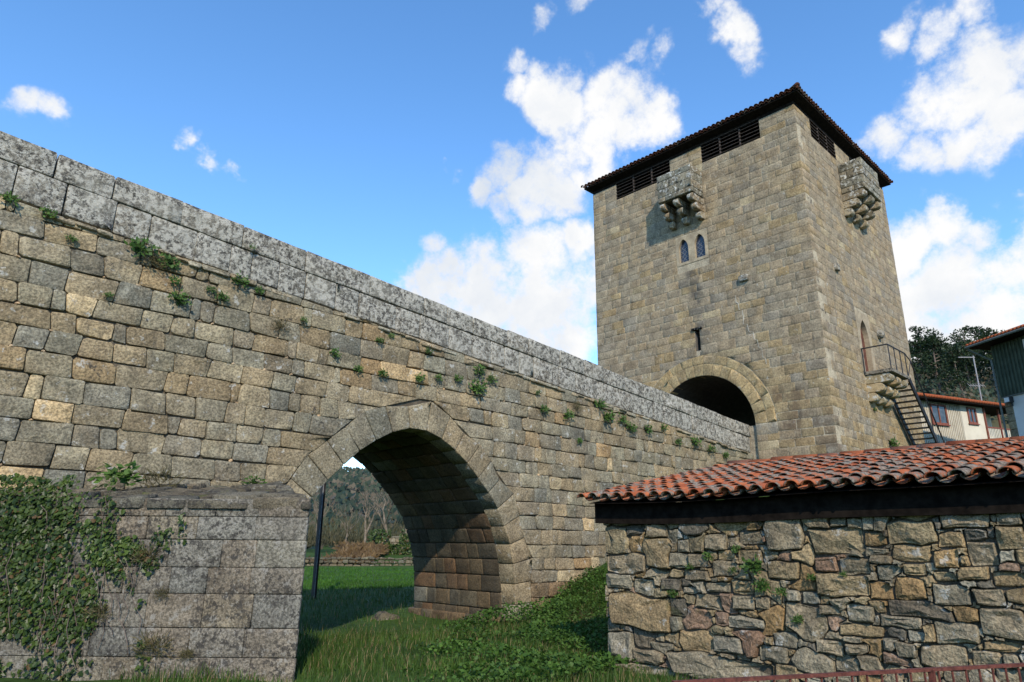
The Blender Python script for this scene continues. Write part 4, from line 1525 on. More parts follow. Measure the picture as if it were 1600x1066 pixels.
# the larger stones of the wall: (y0, y1, z0, z1, colour)
GREYS = (0.215, 0.188, 0.143); TAN = (0.235, 0.187, 0.12); ORG = (0.25, 0.175, 0.095); RED = (0.21, 0.145, 0.11); LIT = (0.25, 0.228, 0.185); DRK = (0.12, 0.108, 0.09)
BIG = [(5.93,6.62,1.27,1.52,GREYS), (6.15,6.62,1.04,1.26,GREYS), (5.79,6.14,0.96,1.20,GREYS), (5.52,6.62,0.50,0.98,TAN), (6.20,6.63,0.10,0.51,LIT), (5.50,6.63,-0.18,0.08,LIT), (4.18,5.72,0.03,0.31,GREYS), (5.70,6.22,0.05,0.30,GREYS), (4.93,5.49,0.28,0.59,TAN), (4.54,4.95,0.35,0.56,LIT), (4.78,5.19,0.84,1.05,GREYS), (4.36,4.68,0.88,1.07,GREYS), (4.24,4.73,0.67,0.81,LIT), (4.92,5.33,1.20,1.34,GREYS), (4.66,5.02,1.06,1.20,GREYS), (4.53,4.91,1.25,1.46,GREYS), (4.20,4.52,1.41,1.60,TAN), (4.64,4.98,1.57,1.80,GREYS), (3.74,4.15,1.26,1.47,TAN), (4.15,4.51,1.65,1.82,GREYS), (3.99,4.35,0.32,0.51,GREYS), (3.87,4.17,0.50,0.67,GREYS), (4.71,4.92,0.67,0.86,RED), (3.88,4.16,0.09,0.34,TAN), (5.91,6.26,1.76,1.92,DRK), (5.54,5.88,1.72,1.92,GREYS), (5.23,5.54,1.35,1.55,GREYS), (4.93,5.23,1.35,1.54,GREYS), (5.30,5.58,0.74,0.98,DRK), (4.34,4.65,1.06,1.24,TAN), (5.20,5.41,1.54,1.73,GREYS), (5.37,5.67,1.05,1.22,DRK), (5.52,5.92,0.25,0.41,GREYS), (5.14,5.36,1.02,1.12,LIT), (4.15,4.35,0.90,1.05,GREYS), (3.78,3.95,1.01,1.15,LIT), (4.56,4.82,1.46,1.59,TAN), (3.00,3.62,1.53,1.86,TAN), (2.26,2.75,1.65,1.91,TAN), (2.76,3.00,1.64,1.79,ORG), (2.33,2.75,1.48,1.66,TAN), (2.09,2.33,1.42,1.63,ORG), (1.75,2.02,1.45,1.71,GREYS), (1.51,1.75,1.61,1.84,TAN), (1.76,2.21,1.81,1.98,GREYS), (1.50,1.74,1.84,1.98,GREYS), (3.31,3.57,1.36,1.54,RED), (2.96,3.30,1.33,1.51,GREYS), (3.00,3.58,1.11,1.35,TAN), (2.77,3.02,1.09,1.28,ORG), (2.43,2.77,1.10,1.34,ORG), (2.64,2.91,1.29,1.45,LIT), (2.02,2.39,1.06,1.29,GREYS), (1.76,2.04,1.09,1.26,GREYS), (1.60,1.76,1.11,1.27,TAN), (2.22,2.86,0.90,1.11,DRK), (2.52,2.95,0.81,0.96,LIT), (2.03,2.43,0.70,0.92,GREYS), (1.63,2.01,0.78,1.09,GREYS), (1.68,2.03,0.68,0.78,TAN), (2.98,3.28,0.84,1.04,GREYS), (2.92,3.39,0.69,0.83,TAN), (3.36,3.67,0.47,0.65,GREYS), (3.47,3.98,0.23,0.55,GREYS), (3.19,3.49,0.32,0.51,GREYS), (2.96,3.23,0.33,0.52,GREYS), (2.15,2.61,0.48,0.71,GREYS), (1.89,2.15,0.53,0.69,GREYS), (3.08,3.35,0.47,0.64,GREYS), (2.61,2.82,0.54,0.70,GREYS), (2.77,2.95,0.58,0.73,LIT), (2.64,2.96,0.44,0.59,RED), (2.00,2.24,0.92,1.07,ORG), (2.14,2.37,1.30,1.40,TAN), (1.86,2.14,1.30,1.47,TAN), (1.57,1.85,1.27,1.41,TAN), (2.49,2.70,0.69,0.82,LIT), (3.79,4.16,0.13,0.34,TAN), (3.33,3.59,0.89,1.03,GREYS), (3.55,3.77,1.00,1.14,LIT), (2.42,2.64,1.35,1.47,TAN), (2.72,2.97,1.45,1.55,GREYS), (2.75,3.00,1.53,1.64,GREYS), (3.14,3.34,1.84,1.98,GREYS), (2.67,2.88,1.80,1.98,GREYS), (3.01,3.20,1.52,1.65,GREYS), (1.99,2.13,0.78,0.91,LIT), (1.60,1.79,1.41,1.50,RED), (2.86,3.05,0.96,1.08,TAN), (2.42,2.54,0.70,0.89,TAN), (3.26,3.52,0.20,0.30,GREYS), (2.77,3.05,0.26,0.45,GREYS), (2.44,2.74,0.30,0.45,TAN), (2.20,2.42,0.34,0.49,GREYS), (1.72,1.96,0.40,0.54,GREYS), (2.97,3.15,1.82,1.95,GREYS), (2.01,2.28,1.62,1.79,TAN)]


def build_shed_wall():
    y_lo, y_hi, z_lo, z_hi = -0.6, SY, -0.35, 2.10
    res = 0.0125
    ny, nz = int((y_hi - y_lo) / res), int((z_hi - z_lo) / res)
    YY = y_lo + (np.arange(ny) + 0.5) * res; ZZ = z_lo + (np.arange(nz) + 0.5) * res
    GYv, GZv = np.meshgrid(YY, ZZ, indexing='ij')
    dist = np.minimum(np.minimum(GYv - y_lo, y_hi - GYv), np.minimum(GZv - z_lo, z_hi - GZv))
    dist = np.minimum(dist, 0.6)
    occ = np.zeros((ny, nz), bool)
    stones = []
    fr = (Vector((SX, 0, 0)), -UY, UZ, -UX)

    def inside(poly):
        """boolean grid window inside a star polygon, via even-odd"""
        us = [p[0] for p in poly]; vs = [p[1] for p in poly]
        i0, i1 = max(0, int((min(us) - y_lo) / res) - 1), min(ny, int((max(us) - y_lo) / res) + 2)
        j0, j1 = max(0, int((min(vs) - z_lo) / res) - 1), min(nz, int((max(vs) - z_lo) / res) + 2)
        A, Bq = GYv[i0:i1, j0:j1], GZv[i0:i1, j0:j1]
        ins = np.zeros(A.shape, bool)
        n = len(poly)
        for k in range(n):
            (xa, ya), (xb, yb) = poly[k], poly[(k + 1) % n]
            c = ((ya > Bq) != (yb > Bq))
            with np.errstate(divide='ignore', invalid='ignore'):
                xi = (xb - xa) * (Bq - ya) / (yb - ya + 1e-12) + xa
            ins ^= c & (A < xi)
        return i0, i1, j0, j1, ins

    def commit(poly, tint, big):
        i0, i1, j0, j1, ins = inside(poly)
        occ[i0:i1, j0:j1] |= ins
        dist[i0:i1, j0:j1][ins] = 0
        # distance to the outline, in a window around it
        pts = []
        for k in range(len(poly)):
            a, b = poly[k], poly[(k + 1) % len(poly)]
            n = max(1, int(math.dist(a, b) / 0.02))
            pts += [(lerp(a[0], b[0], t / n), lerp(a[1], b[1], t / n)) for t in range(n)]
        R = 0.32
        w0, w1 = max(0, i0 - int(R / res)), min(ny, i1 + int(R / res)); q0, q1 = max(0, j0 - int(R / res)), min(nz, j1 + int(R / res))
        A, Bq = GYv[w0:w1, q0:q1], GZv[w0:w1, q0:q1]
        dd = np.full(A.shape, 1e9)
        for (u, v) in pts:
            np.minimum(dd, (A - u) ** 2 + (Bq - v) ** 2, out=dd)
        dist[w0:w1, q0:q1] = np.minimum(dist[w0:w1, q0:q1], np.sqrt(dd))
        uv = [(-u, v) for u, v in poly]
        sz = math.sqrt(abs(area2(uv)))
        g = stone_geo(uv, fr, 0.16, 0.003, min(0.02, 0.09 * sz), 0.085 * min(sz, 0.4) + 0.004, 0.035 * sz, 0.25 if sz < 0.25 else 0.12, rnd(-0.025, 0.04), seg=0.12, dome=0.03 * sz)
        if g: stones.append((*g, tint))

    for (a, b, c, d, col) in BIG:
        k = 0.004
        a, b, c, d = a + k, b - k, c + k, d - k
        w, h = b - a, d - c
        cn = [(a + rnd(-0.02, 0.16) * w * random.random(), c + rnd(-0.02, 0.22) * h * random.random()), (b - rnd(-0.02, 0.16) * w * random.random(), c + rnd(-0.02, 0.22) * h * random.random()),
              (b - rnd(-0.02, 0.16) * w * random.random(), d - rnd(-0.02, 0.22) * h * random.random()), (a + rnd(-0.02, 0.16) * w * random.random(), d - rnd(-0.02, 0.22) * h * random.random())]
        poly = []
        for q in range(4):
            p, r2 = cn[q], cn[(q + 1) % 4]
            poly.append(p)
            for t in ((0.5,) if math.dist(p, r2) < 0.3 else (0.33, 0.68)):
                ox, oy = (p[1] - r2[1]), (r2[0] - p[0])
                bow = rnd(-0.07, 0.03)
                poly.append((lerp(p[0], r2[0], t) + ox * bow, lerp(p[1], r2[1], t) + oy * bow))
        # stay off what is already laid
        cy, cz = (a + b) / 2, (c + d) / 2
        fixed = []
        for (u, v) in poly:
            t = 1.0
            while t > 0.3:
                i, j = int((lerp(cy, u, t) - y_lo) / res), int((lerp(cz, v, t) - z_lo) / res)
                if 0 <= i < ny and 0 <= j < nz and not occ[i, j]: break
                t -= 0.04
            fixed.append((lerp(cy, u, t), lerp(cz, v, t)))
        commit(fixed, tintv(col, 0.10, 0.05), True)
    guard = 0
    while guard < 520:
        guard += 1
        m = np.where(occ, 0, dist)
        k = int(m.argmax()); i, j = divmod(k, nz)
        d0 = m[i, j]
        if d0 < 0.017: break
        y, z = YY[i], ZZ[j]
        d0 = min(d0, 0.14)
        rmax = min(0.24, d0 * rnd(1.7, 2.6))
        poly = []
        n = 12
        rot = rnd(-0.25, 0.25); asp = rnd(0.55, 1.0)
        for q in range(n):
            t = 2 * math.pi * (q + 0.5) / n
            cu, cv = math.cos(t), math.sin(t)
            r = d0 * 0.7
            lim = rmax * min(1 / max(1e-3, abs(math.cos(t - rot))), asp / max(1e-3, abs(math.sin(t - rot))))
            while r < lim:
                i2, j2 = int((y + cu * (r + 0.012) - y_lo) / res), int((z + cv * (r + 0.012) - z_lo) / res)
                if not (0 <= i2 < ny and 0 <= j2 < nz) or occ[i2, j2]: break
                r += 0.008
            poly.append((y + cu * r * rnd(0.9, 1.0), z + cv * r * rnd(0.9, 1.0)))
        col = pick([(4, GREYS), (3, TAN), (1, ORG), (0.7, RED), (1.3, LIT), (1, DRK)])
        commit(poly, tintv(col, 0.12, 0.06), False)
    emit(shed, 'rubble_stone', 'rubble_infill', stones, M['rubble'], smooth=False)
    mb = MB()
    mb.box((0, 0, 0), UX, UY, UZ, SX + 0.055, SX + 0.6, -7.0, SY - 0.02, -1.0, 2.12)
    mb.box((0, 0, 0), UX, UY, UZ, SX + 0.6, 16.4, SY - 0.6, SY - 0.03, -1.0, 2.12)
    mb.build('wall_core', M['joint_dark'], shed)
    # end wall stones, seen from the side only
    es = []
    z = -0.35
    while z < 2.1:
        h = rnd(0.2, 0.36); x = SX + 0.05
        while x < 16.2:
            w = rnd(0.25, 0.6)
            g = stone_geo([(-(x + w), z), (-x, z), (-x, min(z + h, 2.1)), (-(x + w), min(z + h, 2.1))], (Vector((0, SY - 0.03, 0)), -UX, UZ, UY), 0.2, 0.012, 0.04, 0.02, 0.05, 0.05, rnd(0, 0.03))
            if g: es.append((*g, tintv(GREYS)))
            x += w
        z += h
    emit(shed, 'end_wall_stone', 'end_wall_stones', es, M['rubble'], 0)


def build_shed_roof():
    # eaves board and rafters
    n = 16
    ys = [lerp(6.75, -2.6, k / n) for k in range(n + 1)]
    for nm, xo, zt, zb, xt in (('eaves_board', EXX + 0.20, -0.035, -0.32, 0.035), ):
        V = []
        for y in ys:
            s = sag(y)
            for (x, z) in ((xo, EZ + zt + s), (xo, EZ + zb + s), (xo + xt, EZ + zb + s), (xo + xt, EZ + zt + s)): V.append((x, y, z))
        F = [(i * 4 + a, i * 4 + (a + 1) % 4, i * 4 + 4 + (a + 1) % 4, i * 4 + 4 + a) for i in range(n) for a in range(4)] + [(0, 3, 2, 1), (n * 4, n * 4 + 1, n * 4 + 2, n * 4 + 3)]
        MB().add(V, F).build(nm, M['wood_dark'], shed)
    sl = (RZ - EZ) / (RX - EXX)
    for k in range(15):
        y = 6.55 - k * 0.62
        MB().bar((EXX + 0.25, y, EZ - 0.10 + sag(y)), (RX, y, RZ - 0.10), 0.07, 0.1).build('rafter', M['wood_dark'], shed)
    # boarding under the tiles
    V = []
    for y in ys: V += [(EXX + 0.03, y, EZ - 0.045 + sag(y)), (RX, y, RZ - 0.045), (16.7, y, EZ - 0.045)]
    F = []
    for i in range(n): F += [(i * 3, i * 3 + 1, i * 3 + 4, i * 3 + 3), (i * 3 + 1, i * 3 + 2, i * 3 + 5, i * 3 + 4)]
    MB().add(V, F).build('roof_boarding', M['wood_dark'], shed)
    # barrel tiles
    th, r, L = 0.015, 0.088, 0.42
    nn = 7
    def tile(name, flip, mat):
        prof = [(math.cos(math.pi * k / nn), math.sin(math.pi * k / nn)) for k in range(nn + 1)]
        V = []
        for (t, rr) in ((0, r), (L, r * 0.80)):
            V += [(c * rr, t, s * rr * 0.78) for c, s in prof] + [(c * (rr - th), t, s * (rr - th) * 0.78) for c, s in prof]
        m = nn + 1; F = []
        for k in range(nn):
            F += [(k, k + 1, 2 * m + k + 1, 2 * m + k), (m + k + 1, m + k, 3 * m + k, 3 * m + k + 1), (k + 1, k, m + k, m + k + 1), (2 * m + k, 2 * m + k + 1, 3 * m + k + 1, 3 * m + k)]
        F += [(0, 2 * m, 3 * m, m), (nn, m + nn, 3 * m + nn, 2 * m + nn)]
        if flip: V = [(x, y, -z) for x, y, z in V]; F = [tuple(reversed(f)) for f in F]
        me = bpy.data.meshes.new(name); me.from_pydata(V, [], F); me.materials.append(mat)
        me.polygons.foreach_set('use_smooth', [True] * len(me.polygons)); me.update()
        return me
    cov, pan = tile('cover_tile', False, M['tile']), tile('pan_tile', True, M['tile_pan'])
    sv = Vector((RX - EXX, 0, RZ - EZ)); SL = sv.length; sv.normalize()
    zv0 = Vector((-sv.z, 0, sv.x))
    rows = 14; step = (SL - 0.10) / rows
    P = 0.212
    items = {'cover_tile': [], 'pan_tile': []}
    cols = int((6.82 + 2.6) / P)
    for c in range(cols):
        yc = 6.80 - c * P
        for rr in range(rows):
            for nm, me, dy, lift in (('cover_tile', cov, 0, 0.10), ('pan_tile', pan, -P / 2, 0.105)):
                y = yc + dy + rnd(-0.012, 0.012)
                d = -0.02 + rr * step + rnd(-0.02, 0.02)
                if rr == 0: d = (-0.03 if nm == 'cover_tile' else 0.05) + rnd(-0.025, 0.025)
                s = sag(y) * (1 - d / SL)
                p = Vector((EXX, y, EZ + s)) + sv * d + zv0 * (lift - 0.055 + rnd(-0.006, 0.008))
                yaw = rnd(-0.05, 0.05); pit = 0.045 + rnd(-0.012, 0.012)
                yv = (sv - zv0 * pit * (1 if nm == 'cover_tile' else 1) + UY * yaw).normalized()
                xv = yv.cross(zv0).normalized(); zv = xv.cross(yv)
                mw = Matrix(((xv.x, yv.x, zv.x, p.x), (xv.y, yv.y, zv.y, p.y), (xv.z, yv.z, zv.z, p.z), (0, 0, 0, 1)))
                items[nm].append((mw, me))
    base = parent_world(shed)
    for nm, lst in items.items():
        def key(it):
            q = project(it[0].translation)
            if q is None: return 0
            return (1 if -20 < q[0] < 1620 else 0.01) / (q[2] ** 2)
        lst.sort(key=key, reverse=True)
        for mw, me in lst[:300]:
            ob = bpy.data.objects.new(nm, me); link(ob)
            ob.parent = shed; ob.matrix_parent_inverse = Matrix.Identity(4)
            ob.matrix_basis = Matrix.Translation(-base) @ mw
        V = []; F = []; T = []
        for mw, me in lst[300:]:
            b = len(V); V += [tuple(mw @ v.co - base) for v in me.vertices]; F += [tuple(i + b for i in p.vertices) for p in me.polygons]
            k = random.random(); T += [(k, k, k)] * len(me.vertices)
        if V:
            o = mesh_obj(nm + 's_beyond', V, F, me.materials[0], None, True, T); o.parent = shed; o['kind'] = 'stuff'
    # ridge tiles bedded in mortar
    y = 6.75
    while y > -2.4:
        Lr = rnd(0.42, 0.5)
        mb = MB()
        V = []
        for (yy, rr) in ((y, 0.115), (y - Lr, 0.098)):
            V += [(RX + rr * math.cos(a), yy, RZ + 0.035 + 0.85 * rr * math.sin(a)) for a in [math.pi * k / 8 for k in range(9)]]
            V += [(RX + (rr - 0.016) * math.cos(a), yy, RZ + 0.035 + 0.85 * (rr - 0.016) * math.sin(a)) for a in [math.pi * k / 8 for k in range(9)]]
        F = []
        for k in range(8): F += [(k, 18 + k, 19 + k, k + 1), (9 + k, 10 + k, 28 + k, 27 + k), (k, k + 1, 10 + k, 9 + k)]
        F += [(0, 9, 27, 18), (8, 26, 35, 17)]
        dz = rnd(-0.012, 0.012)
        mb.add([(x, yy, z + dz) for x, yy, z in V], F)
        o = mb.build('ridge_tile', M['tile_ridge'], None, True, origin=(RX, y, RZ)); attach(o, shed)
        y -= Lr - 0.05
    MB().box((0, 0, 0), UX, UY, UZ, RX - 0.135, RX + 0.13, -2.4, 6.72, RZ - 0.05, RZ + 0.028).build('ridge_mortar', M['tile_pan'], shed)
    # back slope, plain rows
    mb = MB()
    k = 0
    y = 6.8
    while y > -2.6:
        mb.tube([(RX + 0.1, y, RZ + 0.02), (16.75, y, EZ + 0.02)], 0.09, 8); y -= P
    o = mb.build('back_slope_tiles', M['tile_pan'], shed, True); o['kind'] = 'stuff'


M['tile_ridge'] = tile_mat('ridge clay tile', 0.15)
build_shed_wall()
build_shed_roof()

# ================================================================== IRON RAILING (near camera)
rail = empty('iron_railing', (4.3, 1.6, 0.0), 'rust red iron railing with thin upright bars in front of the rubble wall', 'railing')


def build_railing():
    a, b = Vector((3.22, 2.18, 0.95)), Vector((7.6, -0.12, 0.96))
    d = b - a; Ln = d.length; d.normalize()
    MB().bar(a, b, 0.026, 0.018).build('top_rail', M['iron_red'], rail)
    MB().bar(a - UZ * 0.80, b - UZ * 0.80, 0.03, 0.02).build('bottom_rail', M['iron_red'], rail)
    n = int(Ln / 0.098)
    for k in range(n + 1):
        p = a + d * (Ln * k / n)
        MB().tube([p - UZ * 0.80, p - UZ * 0.012], 0.0065, 6).build('baluster', M['iron_red'], rail)
    for t in (0.0, 0.33, 0.66, 1.0):
        p = a + d * (Ln * t)
        MB().bar(p - UZ * 1.0, p, 0.03, 0.03, UX).build('post', M['iron_red'], rail)


build_railing()

# ================================================================== HOUSES BEHIND
HX = Vector((0.9298, -0.3681, 0)); HY = Vector((0.3681, 0.9298, 0)); HO = Vector((46.2, 10.38, 0))
house = empty('cream_house', (46.2, 10.4, 4.0), 'cream house with beige corrugated cladding, red-brown windows and small balcony behind the stairs', 'house')


def hbox(x0, x1, y0, y1, z0, z1): return MB().box(HO, HX, HY, UZ, x0, x1, y0, y1, z0, z1)


def build_house():
    # clad wall on the left
    mb = hbox(-5.5, 0.0, 0.03, 0.3, 4.0, 9.9)
    mb.build('clad_wall', M['siding'], house)
    x = -5.5
    while x < -0.06:
        hbox(x, x + 0.075, -0.012, 0.031, 4.0, 9.85).build('cladding_rib', M['siding'], house); x += 0.15
    hbox(0.0, 1.92, -0.02, 6.0, 4.0, 9.9).build('wall', M['cream'], house)
    hbox(-5.5, -0.003, 0.3, 6.0, 4.0, 9.85).build('rear_wall', M['cream'], house)
    # balcony recess
    hbox(1.923, 4.6, 1.3, 6.0, 4.0, 9.9).build('balcony_back_wall', M['cream'], house)
    hbox(1.923, 4.6, -0.1, 1.297, 7.50, 7.64).build('balcony_floor', M['white'], house)
    hbox(1.923, 4.6, 0.1, 1.297, 4.0, 7.497).build('lower_wall', M['cream'], house)
    for x in (1.98, 3.25, 4.5):
        hbox(x - 0.045, x + 0.045, -0.09, 0.0, 7.643, 9.8).build('balcony_post', M['redwood'], house)
    hbox(2.03, 4.45, -0.075, -0.015, 8.58, 8.66).build('balcony_top_rail', M['redwood'], house)
    hbox(2.03, 4.45, -0.075, -0.015, 7.70, 7.77).build('balcony_bottom_rail', M['redwood'], house)
    x = 2.1
    while x < 4.4:
        if abs(x + 0.03 - 3.25) > 0.09: hbox(x, x + 0.07, -0.055, -0.03, 7.773, 8.577).build('balcony_picket', M['cream'], house)
        x += 0.14
    for (x0, x1, z0, z1, yo) in ((-2.55, -1.25, 8.5, 9.66, -0.02), (0.52, 1.28, 8.74, 9.70, -0.025)):
        mb = MB()
        for (a, b, c, d) in ((x0, x1, z0, z0 + 0.1), (x0, x1, z1 - 0.1, z1), (x0, x0 + 0.1, z0 + 0.1, z1 - 0.1), (x1 - 0.1, x1, z0 + 0.1, z1 - 0.1)):
            mb.box(HO, HX, HY, UZ, a, b, yo - 0.05, yo + 0.02, c, d)
        w = mb.build('window', M['redwood'], house)
        p = MB().box(HO, HX, HY, UZ, x0 + 0.1, x1 - 0.1, yo - 0.012, yo + 0.004, z0 + 0.1, z1 - 0.1)
        q = MB(); xm = (x0 + x1) / 2
        q.box(HO, HX, HY, UZ, xm - 0.04, xm + 0.04, yo - 0.04, yo - 0.014, z0 + 0.1, z1 - 0.1)
        s = MB().box(HO, HX, HY, UZ, x0 - 0.06, x1 + 0.06, yo - 0.09, yo, z0 - 0.06, z0 - 0.003)
        for mbx, nm, mt in ((p, 'pane', M['pane']), (q, 'mullion', M['redwood']), (s, 'sill', M['redwood'])):
            o = mbx.build(nm, mt, house); o.parent = w
    hbox(-5.45, -0.05, -0.03, -0.021, 7.3, 7.34).build('cladding_seam', M['redwood'], house)
    # hipped tile roof
    e = 0.55; zt = 9.92
    P = lambda x, y, z: HO + HX * x + HY * y + UZ * z
    x0, x1, y0, y1 = -5.5 - e, 4.7 + e, -e, 6.0 + e
    rz = 11.1
    mb = MB().add([P(x0, y0, zt), P(x1, y0, zt), P(x1, y1, zt), P(x0, y1, zt), P(x0 + 3.5, 3, rz), P(x1 - 3.5, 3, rz), P(x0, y0, zt - 0.12), P(x1, y0, zt - 0.12), P(x1, y1, zt - 0.12), P(x0, y1, zt - 0.12)],
                  [(0, 1, 5, 4), (1, 2, 5), (2, 3, 4, 5), (3, 0, 4), (0, 6, 7, 1), (1, 7, 8, 2), (2, 8, 9, 3), (3, 9, 6, 0), (6, 9, 8, 7)])
    r = mb.build('roof', M['wood_dark'], house)
    mb = MB()
    x = x0 + 0.1
    while x < x1 - 0.05:
        t = min(1.0, min((x - x0) / 3.5, (x1 - x) / 3.5))
        a = P(x, y0 - 0.03, zt + 0.02); b = P(x, lerp(y0, 3, t), lerp(zt, rz, t) + 0.02)
        mb.tube([a, b], 0.1, 8); x += 0.22
    o = mb.build('roof_tile_rows', M['tile_far'], house, True); o.parent = r; o['kind'] = 'stuff'


build_house()

GO = Vector((39.5, 7.0, 0)); GX = Vector((-0.553, -0.833, 0)); GN = Vector((-0.833, 0.553, 0))
ghouse = empty('green_clad_house', (39.5, 7.0, 3.5), 'white house with dark green corrugated upper storey and tiled overhanging roof at right edge', 'house')


def gbox(x0, x1, n0, n1, z0, z1): return MB().box(GO, GX, GN, UZ, x0, x1, n0, n1, z0, z1)


def build_green_house():
    gbox(0.42, 9.0, -6.0, 0.0, 3.0, 8.72).build('lower_wall', M['white'], ghouse)
    # stone corner
    z = 3.0; k = 0
    while z < 8.70:
        h = min(rnd(0.3, 0.42), 8.715 - z)
        w = 0.42 if k % 2 else 0.40
        g = stone_geo([(0.0, z), (w, z), (w, z + h), (0.0, z + h)], (GO + GN * 0.0, GX, UZ, -GN * -1.0), 0.4, 0.006, 0.015, 0.01, 0.02, 0.01, 0.01)
        o = mesh_obj('corner_stone', g[0], g[1], M['tower'], None, True, tintv((0.27, 0.24, 0.19)), tuple(g[2])); attach(o, ghouse)
        z += h; k += 1
    gbox(-0.05, 9.0, -6.0, 0.06, 8.723, 11.3).build('upper_wall', M['green'], ghouse)
    x = -0.03
    while x < 8.9:
        gbox(x, x + 0.09, 0.061, 0.115, 8.73, 11.25).build('cladding_rib', M['green'], ghouse); x += 0.2
    gbox(-0.05, 9.0, 0.0, 0.075, 8.66, 8.722).build('sill_board', M['pipe'], ghouse)
    mb = MB()
    for (a, b, c, d) in ((1.75, 3.0, 9.9, 10.0), (1.75, 3.0, 11.0, 11.1), (1.75, 1.85, 10.0, 11.0), (2.9, 3.0, 10.0, 11.0)):
        mb.box(GO, GX, GN, UZ, a, b, 0.117, 0.16, c, d)
    w = mb.build('window', M['white'], ghouse)
    o = gbox(1.85, 2.9, 0.117, 0.13, 10.0, 11.0).build('pane', M['pane'], ghouse); o.parent = w
    # roof with overhang
    P = lambda x, n, z: GO + GX * x + GN * n + UZ * z
    e = 0.75; zt = 11.42
    mb = MB().add([P(-e, e, zt), P(9.5, e, zt), P(9.5, -6.7, zt), P(-e, -6.7, zt), P(3, -3, 12.6), P(9.5, -3, 12.6), P(-e, e, zt - 0.1), P(9.5, e, zt - 0.1), P(9.5, -6.7, zt - 0.1), P(-e, -6.7, zt - 0.1)],
                  [(0, 4, 5, 1), (1, 5, 2), (2, 5, 4, 3), (3, 4, 0), (0, 1, 7, 6), (1, 2, 8, 7), (2, 3, 9, 8), (3, 0, 6, 9), (6, 7, 8, 9)])
    r = mb.build('roof', M['wood_dark'], ghouse)
    mb = MB()
    x = -e + 0.05
    while x < 9.4:
        t = min(1.0, (x + e) / 3.7)
        mb.tube([P(x, e + 0.06, zt + 0.05), P(x, lerp(e, -3, t), lerp(zt, 12.6, t) + 0.05)], 0.09, 6); x += 0.21
    n = -6.6
    while n < e:
        mb.tube([P(-e - 0.06, n, zt + 0.05), P(lerp(-e, 3, 0.5), n * 0.6 - 1.3, lerp(zt, 12.6, 0.5) + 0.05)], 0.09, 6); n += 0.21
    o = mb.build('roof_tile_rows', M['tile_far'], ghouse, True); o.parent = r; o['kind'] = 'stuff'
    MB().tube([P(-e + 0.02, e + 0.10, zt - 0.06), P(9.4, e + 0.10, zt - 0.06)], 0.06, 8).build('gutter', M['pipe'], ghouse)
    MB().tube([P(-e + 0.1, e + 0.06, zt - 0.1), P(-e + 0.12, e, zt - 0.22), P(-0.12, 0.14, 10.6), P(-0.12, 0.12, 10.3), P(-0.12, 0.12, 4.0)], 0.045, 8).build('downpipe', M['pipe'], ghouse)
    # flood lamp on a bracket
    lamp = gbox(0.30, 0.62, 0.10, 0.32, 8.35, 8.62).build('flood_lamp', M['iron_black'], ghouse)
    o = gbox(0.33, 0.59, 0.321, 0.33, 8.38, 8.59).build('lamp_glass', M['white'], ghouse); o.parent = lamp
    o = gbox(0.44, 0.48, 0.02, 0.10, 8.2, 8.5).build('lamp_bracket', M['iron_black'], ghouse); o.parent = lamp


build_green_house()

mast = empty('antenna_mast', (49.67, 9.95, 9.4), 'thin aluminium television antenna mast with crossbar above the cream house roof', 'antenna')
MB().tube([(49.3, 9.85, 9.4), (49.3, 9.85, 13.3)], 0.035, 6).build('pole', M['alu'], mast)
MB().tube([Vector((49.3, 9.85, 13.2)) - RIGHT * 0.95, Vector((49.3, 9.85, 13.2)) + RIGHT * 0.08], 0.03, 6).build('crossbar', M['alu'], mast)
mb = MB()
c = Vector((49.3, 9.85, 11.4))
mb.tube([c - RIGHT * 0.6, c + RIGHT * 0.35], 0.015, 5)
for k in range(7):
    p = c - RIGHT * (0.58 - k * 0.15)
    mb.tube([p - UZ * 0.14 - HY * 0.1, p + UZ * 0.14 + HY * 0.1], 0.01, 5)
mb.build('aerial', M['alu'], mast)

# ================================================================== POLES IN THE MEADOW
pole = empty('utility_pole', (11.39, 20.93, 0.0), 'dark slim utility pole standing in the meadow just beyond the arch', 'pole')
mb = MB().bar((11.39, 20.93, -0.3), (11.39, 20.93, 6.6), 0.15, 0.11, UX); mb.build('shaft', M['steel'], pole)
MB().box((11.39, 20.93, 0), RIGHT, Vector((FWD.x, FWD.y, 0)).normalized(), UZ, 0.02, 0.05, -0.10, -0.075, -0.2, 6.5).build('edge_strip', M['steel_pale'], pole)
post = MB().tube([(17.2, 36.1, -0.2), (17.25, 36.1, 2.6)], 0.05, 8).build('fence_post', M['mortar_white'])
tag(post, 'pale thin post standing in the field to the left of the dark pole', 'post')


# ================================================================== VEGETATION
def quad_leaf(V, F, c, n, up, w, l, bend=0.0):
    """pointed leaf of two triangles pairs"""
    s = n.cross(up)
    if s.length < 1e-4: s = n.orthogonal()
    s.normalize(); t = s.cross(n).normalized()
    b = len(V)
    V += [tuple(c), tuple(c + t * (l * 0.45) + s * (w * 0.5) + n * bend), tuple(c + t * l), tuple(c + t * (l * 0.45) - s * (w * 0.5) + n * bend)]
    F.append((b, b + 1, b + 2, b + 3))


def rvec():
    while True:
        v = Vector((rnd(-1, 1), rnd(-1, 1), rnd(-1, 1)))
        if 0.05 < v.length < 1: return v.normalized()


